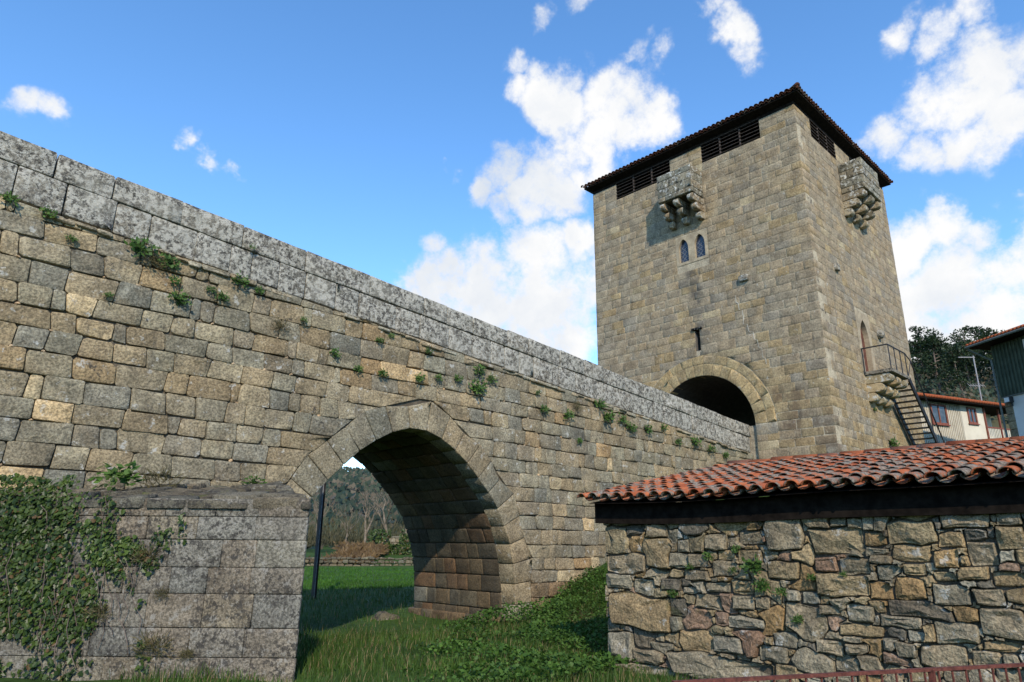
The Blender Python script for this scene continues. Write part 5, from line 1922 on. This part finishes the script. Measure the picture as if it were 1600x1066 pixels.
def ivy_leaf(V, F, c, n, size):
    a0 = rnd(-0.7, 0.7)
    s = n.cross(UZ).normalized(); t = s.cross(n)
    d = (-t * math.cos(a0) + s * math.sin(a0)); e = n.cross(d)
    b = len(V)
    pr = [(0, 0), (0.15, 0.5), (0.42, 0.28), (0.62, 0.36), (1.0, 0.0), (0.62, -0.36), (0.42, -0.28), (0.15, -0.5)]
    V += [tuple(c + d * (x * size) + e * (y * size) + n * (0.12 * size * (1 - abs(y) * 2.2))) for x, y in pr]
    F += [(b, b + 1, b + 2), (b, b + 2, b + 3), (b, b + 3, b + 4), (b, b + 4, b + 5), (b, b + 5, b + 6), (b, b + 6, b + 7)]


PT = Vector((4.45, 8.5, 0)); PU = Vector((-0.7217, 0.6922, 0)); PN = Vector((-0.6922, -0.7217, 0))
ivy = empty('ivy', (2.2, 10.2, 0.0), 'dense dark green ivy hanging over the left end of the bridge pier', 'ivy')


def build_ivy():
    V, F = [], []
    stems = MB()
    cnt = 0
    while cnt < 13000:
        u = rnd(1.15, 5.32); z = rnd(-0.1, 2.62)
        nz_ = noise.noise(Vector((u * 1.6, z * 1.6, 4.0))) + 0.5 * noise.noise(Vector((u * 4.0, z * 4.0, 9.0)))
        edge = 2.68 - 0.42 * sstep(0.9, 1.5, z) * (1 - sstep(2.0, 2.3, z) * 0.6) - 0.1 * sstep(0.9, 0.3, z)
        dens = sstep(-0.15, 0.8, (u - edge) * 0.75 + nz_ * 1.5 + 0.12)
        if z < 0.45 and u < 3.2: dens *= 0.35
        if z > 2.2: dens *= 1.0 if u > 2.6 and z < 2.45 + 0.12 * nz_ else 0.0
        if random.random() > dens: cnt += 0.25; continue
        cnt += 1
        thick = 0.015 + 0.055 * sstep(0.0, 1.0, dens) * (0.6 + 0.8 * noise.noise(Vector((u * 2.5, z * 2.5, 1))))
        c = PT + PU * u + UZ * z + PN * (0.015 + rnd(0.1, 1.0) * max(0.02, thick))
        n = (PN * 1.0 + UZ * rnd(-0.3, 1.1) + PU * rnd(-0.9, 0.9)).normalized()
        ivy_leaf(V, F, c, n, 0.026 + 0.055 * random.random() ** 1.6)
    o = MB().add(V, F).build('ivy_leaves', M['ivy'], ivy); o['kind'] = 'stuff'
    for k in range(18):
        u = rnd(1.9, 3.9); z = rnd(0.9, 2.2); pts = []
        for s in range(8):
            pts.append(PT + PU * u + UZ * z + PN * rnd(0.02, 0.10)); u += rnd(-0.09, 0.05); z -= rnd(0.06, 0.2)
            if z < 0: break
        if len(pts) > 2: stems.tube(pts, [0.005] * len(pts), 5)
    stems.build('ivy_stems', M['bark_pine'], ivy)


build_ivy()

ORD = ['first', 'second', 'third', 'fourth', 'fifth', 'sixth', 'seventh', 'eighth', 'ninth', 'tenth', 'eleventh', 'twelfth', 'thirteenth', 'fourteenth', 'fifteenth', 'sixteenth', 'seventeenth', 'eighteenth', 'nineteenth', 'twentieth',
       'twenty-first', 'twenty-second', 'twenty-third', 'twenty-fourth', 'twenty-fifth', 'twenty-sixth', 'twenty-seventh', 'twenty-eighth', 'twenty-ninth', 'thirtieth', 'thirty-first', 'thirty-second', 'thirty-third', 'thirty-fourth', 'thirty-fifth', 'thirty-sixth', 'thirty-seventh', 'thirty-eighth', 'thirty-ninth', 'fortieth', 'forty-first', 'forty-second', 'forty-third']
WALL_PLANTS = [(0.91,6.64,'g',0.16), (1.42,6.60,'g',0.14), (1.80,6.27,'g',0.12), (2.81,6.39,'g',0.20), (3.03,6.25,'d',0.20), (3.29,6.30,'g',0.20), (3.52,5.67,'g',0.16), (3.41,6.00,'g',0.10), (4.04,6.03,'g',0.13), (4.26,5.94,'g',0.12), (4.53,6.34,'g',0.15), (4.92,6.23,'g',0.15), (5.41,5.66,'d',0.20), (4.69,7.08,'g',0.07), (5.88,5.88,'g',0.12), (6.61,5.33,'g',0.13), (7.18,5.11,'g',0.14), (7.63,5.83,'g',0.16), (7.78,5.13,'g',0.14), (7.94,6.00,'g',0.12), (8.73,5.17,'g',0.13), (9.27,5.27,'g',0.15), (8.96,5.87,'g',0.16), (9.85,5.37,'g',0.12), (10.48,5.70,'g',0.20), (10.43,5.26,'g',0.20), (10.90,5.55,'g',0.18), (12.52,5.44,'g',0.16), (12.76,5.05,'g',0.16), (13.71,5.01,'g',0.20), (14.03,5.32,'d',0.20), (15.01,5.51,'g',0.22), (15.43,5.24,'g',0.25), (16.08,5.23,'g',0.25), (16.47,5.03,'g',0.20), (17.34,5.06,'g',0.22), (18.21,5.24,'g',0.22), (19.00,4.89,'g',0.20), (19.95,4.95,'g',0.25), (20.93,4.83,'g',0.28), (21.88,4.71,'g',0.25), (2.46,5.51,'g',0.06), (14.14,4.36,'g',0.15)]
SHED_PLANTS = [(4.29,1.42,0.16), (4.20,1.20,0.15), (4.91,1.52,0.08), (4.51,1.60,0.10), (3.81,0.83,0.10), (5.20,1.37,0.07), (5.47,1.02,0.10), (3.60,1.29,0.08), (3.24,1.34,0.07), (3.98,1.12,0.08), (4.58,1.35,0.07)]


def tuft(name, pos, nrm, size, kind, label, cat, group=None):
    """little plant rooted in a joint: leaves spraying out and up"""
    V, F = [], []
    pos = Vector(pos); nrm = Vector(nrm)
    side = nrm.cross(UZ).normalized()
    n = int(90 if kind == 'g' else 170)
    wide = rnd(0.5, 0.95) if kind == 'g' else 1.0; drop = rnd(-0.5, 0.2)
    size *= rnd(0.6, 1.2)
    for _ in range(n):
        a = rnd(-1, 1); 
        d = (nrm * rnd(0.25, 1.0) + side * a * 1.1 + UZ * rnd(-0.55, 0.9)).normalized()
        r = size * rnd(0.15, 1.0)
        c = pos + d * r * 0.8 + side * rnd(-0.4, 0.4) * size * wide + UZ * size * drop * random.random()
        up = (d + UZ * 0.4 + rvec() * 0.6).normalized()
        if kind == 'g': quad_leaf(V, F, c, (nrm + rvec() * 0.8 + UZ * 0.5).normalized(), up, size * rnd(0.14, 0.28), size * rnd(0.25, 0.5))
        else: quad_leaf(V, F, c, (nrm + rvec() * 0.8).normalized(), up, size * rnd(0.03, 0.07), size * rnd(0.3, 0.7))
    o = mesh_obj(name, V, F, M['wallplant'] if kind == 'g' else M['dryplant'], None, False, None, tuple(pos))
    tag(o, label, cat, group)
    return o


k = 0
for i, (x, z, kd, s) in enumerate(sorted(WALL_PLANTS)):
    if kd == 'g':
        tuft('wall_plant', (x, YB - 0.03, z), -UY, s * 1.15, 'g', 'small leafy green plant rooted in the bridge wall, %s from the left' % ORD[k], 'plant', 'green plants growing on the bridge wall'); k += 1
DRY = [p for p in sorted(WALL_PLANTS) if p[2] == 'd']
for (x, z, kd, s), lb in zip(DRY, ('dry brown tuft under the parapet at upper left of the bridge', 'dark dry bushy tuft on the bridge wall left of the arch', 'dark dry tuft below the parapet to the right of the arch')):
    tuft('dry_wall_plant', (x, YB - 0.03, z), -UY, s * 1.2, 'd', lb, 'plant', 'dry plants growing on the bridge wall')
for i, (y, z, s) in enumerate(sorted(SHED_PLANTS, reverse=True)):
    tuft('shed_wall_plant', (SX - 0.03, y, z), -UX, s * 0.85, 'g', 'little green plant in the rubble shed wall, %s from its left end' % ORD[i], 'plant', 'green plants growing on the shed wall')
tuft('tower_wall_plant', (29.25, TY0 - 0.02, 5.5), -UY, 0.38, 'g', 'narrow green plant on the tower side below the staircase foot', 'plant', 'green plants growing on the tower')
tuft('tower_wall_plant', (27.95, TY0 - 0.02, 6.78), -UY, 0.2, 'g', 'small green plant under the corbels of the tower door platform', 'plant', 'green plants growing on the tower')
for (u, z, s, kd, lb) in ((2.03, 1.44, 0.27, 'd', 'dry brown bush on the pier face beside the ivy'), (1.73, 0.42, 0.22, 'd', 'dry brownish bush low on the pier face, the larger of two'),
                          (1.33, 0.30, 0.12, 'd', 'small dry tuft low on the pier face, nearest the arch'), (1.75, 0.98, 0.13, 'd', 'small rusty tuft halfway down the pier face'), (2.5, 0.75, 0.2, 'd', 'dry brown tuft among the ivy on the pier')):
    tuft('pier_bush', PT + PU * u + UZ * z + PN * 0.02, PN, s, kd, lb, 'plant', 'dry plants growing on the pier')
tuft('pier_top_shrub', (2.95, 11.75, 2.52), Vector((-0.3, -0.7, 0.6)), 0.32, 'g', 'bright green feathery shrub on top of the pier near the ivy', 'shrub', 'shrubs on the pier top')
tuft('pier_top_dry_grass', (3.55, 11.75, 2.52), Vector((-0.2, -0.5, 0.9)), 0.36, 'd', 'tuft of dry straw-coloured grass on top of the pier', 'grass tuft')
tuft('pier_top_shrub', (5.15, 11.95, 2.58), Vector((-0.2, -0.6, 0.8)), 0.24, 'g', 'grey-green shrub on the pier top beside the arch springing', 'shrub', 'shrubs on the pier top')


def in_pier(x, y):
    # plan triangle of the pier
    A, B, C = (4.45, 8.5), (5.76, 12.2), (0.58, 12.2)
    def sg(p, q): return (q[0] - p[0]) * (y - p[1]) - (q[1] - p[1]) * (x - p[0])
    return sg(A, B) > 0 and sg(B, C) > 0 and sg(C, A) > 0


def blades(name, n, place, h0, h1, w, mat, label, cat, lean=0.5):
    V, F = [], []
    k = 0; tries = 0
    while k < n and tries < n * 12:
        tries += 1
        q = place()
        if q is None: continue
        x, y, hs = q
        z = gz(x, y) - 0.02
        h = rnd(h0, h1) * hs
        a = rnd(0, 2 * math.pi); l = rnd(0.1, lean) * h
        dx, dy = math.cos(a) * l, math.sin(a) * l
        b = rnd(0, math.pi); wx, wy = math.cos(b) * w * rnd(0.6, 1.3), math.sin(b) * w * rnd(0.6, 1.3)
        i = len(V)
        V += [(x - wx, y - wy, z), (x + wx, y + wy, z), (x + wx * 0.7 + dx * 0.35, y + wy * 0.7 + dy * 0.35, z + h * 0.6), (x - wx * 0.7 + dx * 0.35, y - wy * 0.7 + dy * 0.35, z + h * 0.6), (x + dx, y + dy, z + h)]
        F += [(i, i + 1, i + 2, i + 3), (i + 3, i + 2, i + 4)]
        k += 1
    o = mesh_obj(name, V, F, mat)
    tag(o, label, cat, kind='stuff')


def place_near():
    x, y = rnd(2.8, 15.5), rnd(3.6, 12.15)
    if x > 8.15 and y < 6.72: return None
    if in_pier(x, y): return None
    c = noise.noise(Vector((x * 0.8, y * 0.8, 0)))
    if random.random() > 0.75 + 0.6 * c: return None
    return x, y, 0.8 + 0.5 * c


def place_arch():
    x, y = rnd(5.9, 16.5), rnd(12.2, 24.5)
    if x > 11.75 and y < 16.3: return None
    return x, y, 1.0


def place_meadow():
    a = rnd(28, 54) if random.random() < 0.75 else rnd(22, 34); t = rnd(-0.36, -0.05)
    x, y = 0.690 * a + 0.724 * a * t, 0.724 * a - 0.690 * a * t
    if y < 24: return None
    return x, y, 1.0


blades('grass', 30000, place_near, 0.10, 0.26, 0.006, M['grass'], 'rough green grass with dry blades in front of the arch', 'grass')
blades('shaded_grass', 9000, place_arch, 0.08, 0.2, 0.008, M['grass'], 'grass in the shade under and behind the arch', 'grass')
blades('meadow_grass', 16000, place_meadow, 0.07, 0.16, 0.02, M['meadow_blades'], 'bright green meadow grass beyond the bridge', 'grass')


def ground_cover():
    V, F = [], []
    k = 0
    while k < 26000:
        x, y = rnd(4.6, 14.5), rnd(6.0, 12.1)
        if in_pier(x, y) or (x > 8.1 and y < 6.75): continue
        c = noise.noise(Vector((x * 0.9, y * 0.9, 7))) + 0.4 * noise.noise(Vector((x * 3, y * 3, 2)))
        r = 0.724 * x - 0.69 * y                      # more to the right
        d = sstep(-0.35, 0.4, c + 0.30 * (r + 0.3))
        if random.random() > d: k += 0.15; continue
        k += 1
        H = 0.08 + 0.20 * max(0.0, d - 0.25) + 0.34 * math.exp(-((x - 11.9) ** 2 / 0.8 + (y - 11.2) ** 2 / 0.5)) + 0.22 * math.exp(-((x - 10.6) ** 2 / 0.7 + (y - 11.3) ** 2 / 0.5))
        z = gz(x, y) + H * math.sqrt(random.random())
        n = (UZ * rnd(0.5, 1.2) + rvec() * 0.8).normalized()
        up = Vector((rnd(-1, 1), rnd(-1, 1), rnd(-0.5, 0.3))).normalized()
        s = rnd(0.035, 0.085)
        quad_leaf(V, F, Vector((x, y, z)), n, up, s * 0.75, s)
    o = mesh_obj('ground_cover', V, F, M['cover']); tag(o, 'low leafy green weeds covering the ground at the arch foot', 'weeds', kind='stuff')


ground_cover()


def straw():
    V, F = [], []
    for _ in range(520):
        t = random.random()
        p = Vector((12.7, 10.9, 0)).lerp(Vector((11.2, 9.6, 0)), t) + Vector((rnd(-0.25, 0.25), rnd(-0.25, 0.25), 0))
        p.z = gz(p.x, p.y) + rnd(0.05, 0.22)
        d = (Vector((-0.75, -0.6, -0.35)) + rvec() * 0.4).normalized()
        quad_leaf(V, F, p, (UZ + rvec() * 0.6).normalized(), d, 0.012, rnd(0.25, 0.5))
    o = mesh_obj('dry_grass', V, F, M['straw']); tag(o, 'flattened straw-coloured dry grass on the bank beside the shed', 'dry grass', kind='stuff')


straw()


def lump(name, c, r, sc, mat, label, cat, tint=(0.10, 0.09, 0.065), amp=0.4, fr=1.6):
    V, F = [], []
    n, m = 22, 14
    c = Vector(c)
    for i in range(m + 1):
        a = math.pi * i / m
        for k in range(n):
            t = 2 * math.pi * k / n
            q = Vector((math.sin(a) * math.cos(t), math.sin(a) * math.sin(t), math.cos(a)))
            s = r * (1 + amp * noise.noise(q * fr + c) + 0.12 * noise.noise(q * 4 + c))
            V.append((c.x + q.x * s * sc[0], c.y + q.y * s * sc[1], c.z + q.z * s * sc[2]))
    F = [(i * n + k, (i + 1) * n + k, (i + 1) * n + (k + 1) % n, i * n + (k + 1) % n) for i in range(m) for k in range(n)]
    o = mesh_obj(name, V, F, mat, None, True, tint, tuple(c))
    if label: tag(o, label, cat)
    return o


lump('mossy_rock', (10.9, 16.1, -0.38), 0.36, (1.3, 0.9, 0.8), M['cap'], 'mossy boulder lying beside the foot of the arch', 'rock')


# ---- field wall, bank and ivy-clad ruin beyond the meadow
def build_far_field():
    a, b = Vector((20.0, 60.0, 0)), Vector((43.0, 39.2, 0))
    d = (b - a); Ln = d.length; d.normalize(); nn = Vector((d.y, -d.x, 0))
    if nn.dot(-Vector((31, 50, 0))) < 0: nn = -nn
    V, F, T = [], [], []
    U = UZ.cross(nn)
    for row, (z0, z1) in enumerate(((-0.2, 0.22), (0.22, 0.5), (0.5, 0.74))):
        s = 0.0
        while s < Ln:
            w = rnd(0.3, 0.7)
            p = a + d * s
            u0 = (p).dot(U)
            if U.dot(d) < 0: poly = [(u0 - w, z0), (u0, z0), (u0, z1 + rnd(-0.11, 0.07)), (u0 - w, z1 + rnd(-0.11, 0.07))]
            else: poly = [(u0, z0), (u0 + w, z0), (u0 + w, z1 + rnd(-0.11, 0.07)), (u0, z1 + rnd(-0.11, 0.07))]
            O = nn * a.dot(nn)
            g = stone_geo(poly, (O, U, UZ, nn), 0.4, 0.02, 0.06, 0.03, 0.08, 0.05, rnd(0, 0.06))
            if g:
                t = tintv((0.12, 0.108, 0.08), 0.3); bi = len(V)
                V += g[0]; F += [tuple(i + bi for i in q) for q in g[1]]; T += [t] * len(g[0])
            s += w
    o = mesh_obj('field_wall', V, F, M['rubble'], None, True, T)
    tag(o, 'low dry stone wall along the far edge of the meadow', 'wall')
    # bracken bank behind it
    V, F = [], []
    for _ in range(5000):
        a_ = rnd(58.5, 64); t = rnd(-0.36, -0.17)
        x, y = 0.690 * a_ + 0.724 * a_ * t, 0.724 * a_ - 0.690 * a_ * t
        if noise.noise(Vector((x * 0.22, y * 0.22, 8))) < -0.02: continue
        z = gz(x, y) + rnd(0, 0.6) * (0.6 + 0.8 * noise.noise(Vector((x * 0.3, y * 0.3, 0)))) + 0.35 * sstep(58.5, 61, a_)
        quad_leaf(V, F, Vector((x, y, z)), (Vector((-0.6, -0.6, 0.5)) + rvec() * 0.7).normalized(), (UZ * 0.4 + rvec()).normalized(), rnd(0.1, 0.25), rnd(0.3, 0.65))
    o = mesh_obj('dead_bracken', V, F, M['bracken']); tag(o, 'rusty brown dead bracken on the bank behind the field wall', 'bracken', kind='stuff')
    # ruin wall with ivy
    root = empty('ivy_clad_wall', (37.0, 53.8, 0.0), 'tall old stone wall overgrown with ivy beyond the meadow', 'wall')
    p0, p1 = Vector((35.9, 55.6, 0)), Vector((40.2, 50.6, 0))
    dd = (p1 - p0).normalized(); nn = Vector((dd.y, -dd.x, 0))
    if nn.dot(-p0) < 0: nn = -nn
    L2 = (p1 - p0).length
    st = []
    z = -0.3; U = UZ.cross(nn)
    sgn = 1 if U.dot(dd) > 0 else -1
    while z < 3.0:
        h = rnd(0.25, 0.4); s = 0
        while s < L2 - 0.2:
            w = rnd(0.35, 0.7); u0 = p0.dot(U) + sgn * s; u1 = u0 + sgn * w
            top = min(z + h, 2.6 + 0.5 * noise.noise(Vector((s, 0, 0))))
            if top - z > 0.1:
                g = stone_geo([(min(u0, u1), z), (max(u0, u1), z), (max(u0, u1), top), (min(u0, u1), top)], (nn * p0.dot(nn), U, UZ, nn), 0.4, 0.015, 0.05, 0.03, 0.06, 0.05, rnd(0, 0.08))
                if g: st.append((*g, tintv((0.22, 0.2, 0.16))))
            s += w
        z += h
    emit(root, 'stone', 'wall_stones', st, M['rubble'], 0)
    V, F = [], []
    for _ in range(2600):
        s = rnd(-0.5, L2); zz = rnd(0, 3.1)
        m = noise.noise(Vector((s * 0.8, zz * 0.8, 5)))
        if m < -0.12 and s > 1.2: continue
        c = p0 + dd * s + UZ * zz + nn * rnd(0.05, 0.45 if s > 1.3 else 0.8)
        ivy_leaf(V, F, c, (nn + rvec() * 0.7).normalized(), rnd(0.12, 0.24))
    o = MB().add(V, F).build('ivy_leaves', M['brush'] if False else M['ivy'], root); o['kind'] = 'stuff'


build_far_field()


def bare_tree(pos, H, label, seed):
    random.seed(seed)
    root = empty('bare_tree', pos, label, 'tree', 'leafless trees beyond the meadow')
    tr, cr_ = MB(), MB()
    def grow(p, d, L, r, lvl):
        pts = [p]; q = p.copy(); dd = d.copy()
        for s in range(3):
            dd = (dd + rvec() * 0.16 + UZ * 0.06).normalized(); q = q + dd * (L / 3); pts.append(q.copy())
        (tr if lvl == 0 else cr_).tube(pts, [r, r * 0.86, r * 0.74, r * 0.62], 5 if lvl < 2 else 3, cap=False)
        if lvl >= 5 or r < 0.006: return
        for k in range(3 if lvl < 2 else random.choice((2, 2, 3))):
            nd_ = (dd * rnd(0.7, 1.1) + rvec() * rnd(0.45, 0.8) + UZ * 0.22).normalized()
            grow(pts[-1 if k else 2], nd_, L * rnd(0.6, 0.82), r * rnd(0.5, 0.62), lvl + 1)
    grow(Vector(pos) - UZ * 0.2, (UZ + rvec() * 0.15).normalized(), H * 0.27, H * 0.020, 0)
    tr.build('trunk', M['bark_bare'], root, True); cr_.build('crown', M['bark_bare'], root)


TREES = [(36.2, 66.6, 7.4, 'bare tree with forked pale limbs, leftmost in the arch opening'), (38.2, 64.8, 6.2, 'bare tree with slender trunk, second from the left in the arch opening'),
         (40.2, 64.0, 8.6, 'bare tree standing in the middle of the arch opening'), (41.6, 62.2, 9.6, 'tallest bare tree with wide pale branches, seen through the arch'),
         (43.4, 61.2, 9.0, 'bare tree beside the ivy-clad wall, second from right in the arch'), (45.6, 60.0, 8.2, 'bare tree rightmost in the arch opening')]
for i, (x, y, h, lb) in enumerate(TREES): bare_tree((x, y, gz(x, y) + 0.5), h, lb, 100 + i)
random.seed(21)


def thicket():
    V, F = [], []
    for _ in range(9000):
        a_ = rnd(74, 92); t = rnd(-0.36, -0.04)
        x, y = 0.690 * a_ + 0.724 * a_ * t, 0.724 * a_ - 0.690 * a_ * t
        z = gz(x, y) + 0.5
        h = rnd(0.5, 4.6) * (0.65 + 0.55 * noise.noise(Vector((x * 0.25, y * 0.25, 0))))
        c = Vector((x, y, z + h * random.random()))
        quad_leaf(V, F, c, (Vector((-0.6, -0.7, 0.2)) + rvec() * 0.6).normalized(), (UZ + rvec() * 0.5).normalized(), rnd(0.03, 0.12), rnd(0.5, 1.1))
    o = mesh_obj('thicket', V, F, M['brush']); tag(o, 'olive brown leafless thicket behind the meadow', 'thicket', kind='stuff')


thicket()


def far_wood():
    V, F = [], []
    for _ in range(30000):
        a_ = 95 + 330 * random.random() ** 1.1; t = rnd(-0.42, 0.02)
        x, y = 0.690 * a_ + 0.724 * a_ * t, 0.724 * a_ - 0.690 * a_ * t
        m = noise.noise(Vector((x * 0.02, y * 0.02, 3)))
        if m < -0.1 and random.random() < 0.75: continue
        s = rnd(0.6, 1.6)
        z = gz(x, y) + rnd(0, 5.0) * (0.6 + m)
        quad_leaf(V, F, Vector((x, y, z)), (Vector((-0.5, -0.6, 0.6)) + rvec() * 0.6).normalized(), (UZ + rvec() * 0.7).normalized(), s, s * 1.3)
    o = mesh_obj('far_wood', V, F, M['farwood']); tag(o, 'dark wooded hillside far beyond the meadow', 'wood', kind='stuff')


far_wood()


def pine_mesh(seed):
    random.seed(seed)
    H = 1.0
    lean = Vector((rnd(-0.08, 0.08), rnd(-0.08, 0.08), 1)).normalized()
    tr = MB()
    pts = [Vector((0, 0, -0.05)) + lean * (H * k / 5) + Vector((rnd(-0.01, 0.01), rnd(-0.01, 0.01), 0)) for k in range(6)]
    tr.tube(pts, [0.022, 0.019, 0.016, 0.013, 0.009, 0.004], 6)
    V, F = [], []
    n = random.randint(22, 28)
    for k in range(n):
        hgt = rnd(0.22, 0.98) ** 0.9
        R = 0.24 * math.sin(min(1.0, (1.06 - hgt) / 0.5) * math.pi * 0.5) + 0.02
        a = rnd(0, 2 * math.pi); rr = R * rnd(0.2, 1.0)
        base = lean * hgt
        c = base + Vector((math.cos(a) * rr, math.sin(a) * rr, rnd(-0.02, 0.03)))
        tr.tube([base - UZ * 0.05, c], [0.006, 0.003], 3, cap=False)
        cs = rnd(0.06, 0.115)
        for _ in range(70):
            q = rvec() * (cs * random.random() ** 0.4); q.z *= 0.62
            quad_leaf(V, F, c + q, (rvec() + UZ * 0.6).normalized(), (q.normalized() + UZ * 0.5 + rvec() * 0.5).normalized(), rnd(0.016, 0.032), rnd(0.03, 0.06))
    me1 = bpy.data.meshes.new('trunk'); me1.from_pydata(tr.v, [], tr.f); me1.materials.append(M['bark_pine'])
    me2 = bpy.data.meshes.new('crown'); me2.from_pydata(V, [], F); me2.materials.append(M['pine'])
    return me1, me2


PINES = [pine_mesh(40 + k) for k in range(5)]
random.seed(77)
spots = []
for k in range(400):
    if len(spots) >= 60: break
    a_ = rnd(92, 150); t = rnd(0.50, 0.80)
    if any(abs(a_ - q[0]) < 6 and abs(t - q[1]) * a_ < 2.2 for q in spots): continue
    spots.append((a_, t))
for i, (a_, t) in enumerate(spots):
    x, y = 0.690 * a_ + 0.724 * a_ * t, 0.724 * a_ - 0.690 * a_ * t
    h = rnd(7.0, 10.2)
    root = empty('pine_tree', (x, y, gz(x, y)), 'tall dark pine tree in the wood on the hill behind the cream house', 'tree', 'pine trees on the wooded hill')
    m1, m2 = PINES[i % 5]
    rz_ = rnd(0, 6.28)
    for me, nm in ((m1, 'trunk'), (m2, 'crown')):
        o = bpy.data.objects.new(nm, me); link(o); o.parent = root
        o.scale = (h, h, h); o.rotation_euler = (0, 0, rz_)


def hill_scrub():
    V, F = [], []
    for _ in range(9000):
        a_ = rnd(85, 150); t = rnd(0.48, 0.84)
        x, y = 0.690 * a_ + 0.724 * a_ * t, 0.724 * a_ - 0.690 * a_ * t
        z = gz(x, y) + rnd(0, 2.4) * (0.7 + noise.noise(Vector((x * 0.1, y * 0.1, 0))))
        quad_leaf(V, F, Vector((x, y, z)), (Vector((-0.6, -0.5, 0.5)) + rvec() * 0.7).normalized(), (UZ + rvec() * 0.8).normalized(), rnd(0.2, 0.6), rnd(0.4, 1.0))
    o = mesh_obj('hill_scrub', V, F, M['farwood']); tag(o, 'dark green and brown scrub under the pines on the hill', 'scrub', kind='stuff')


hill_scrub()
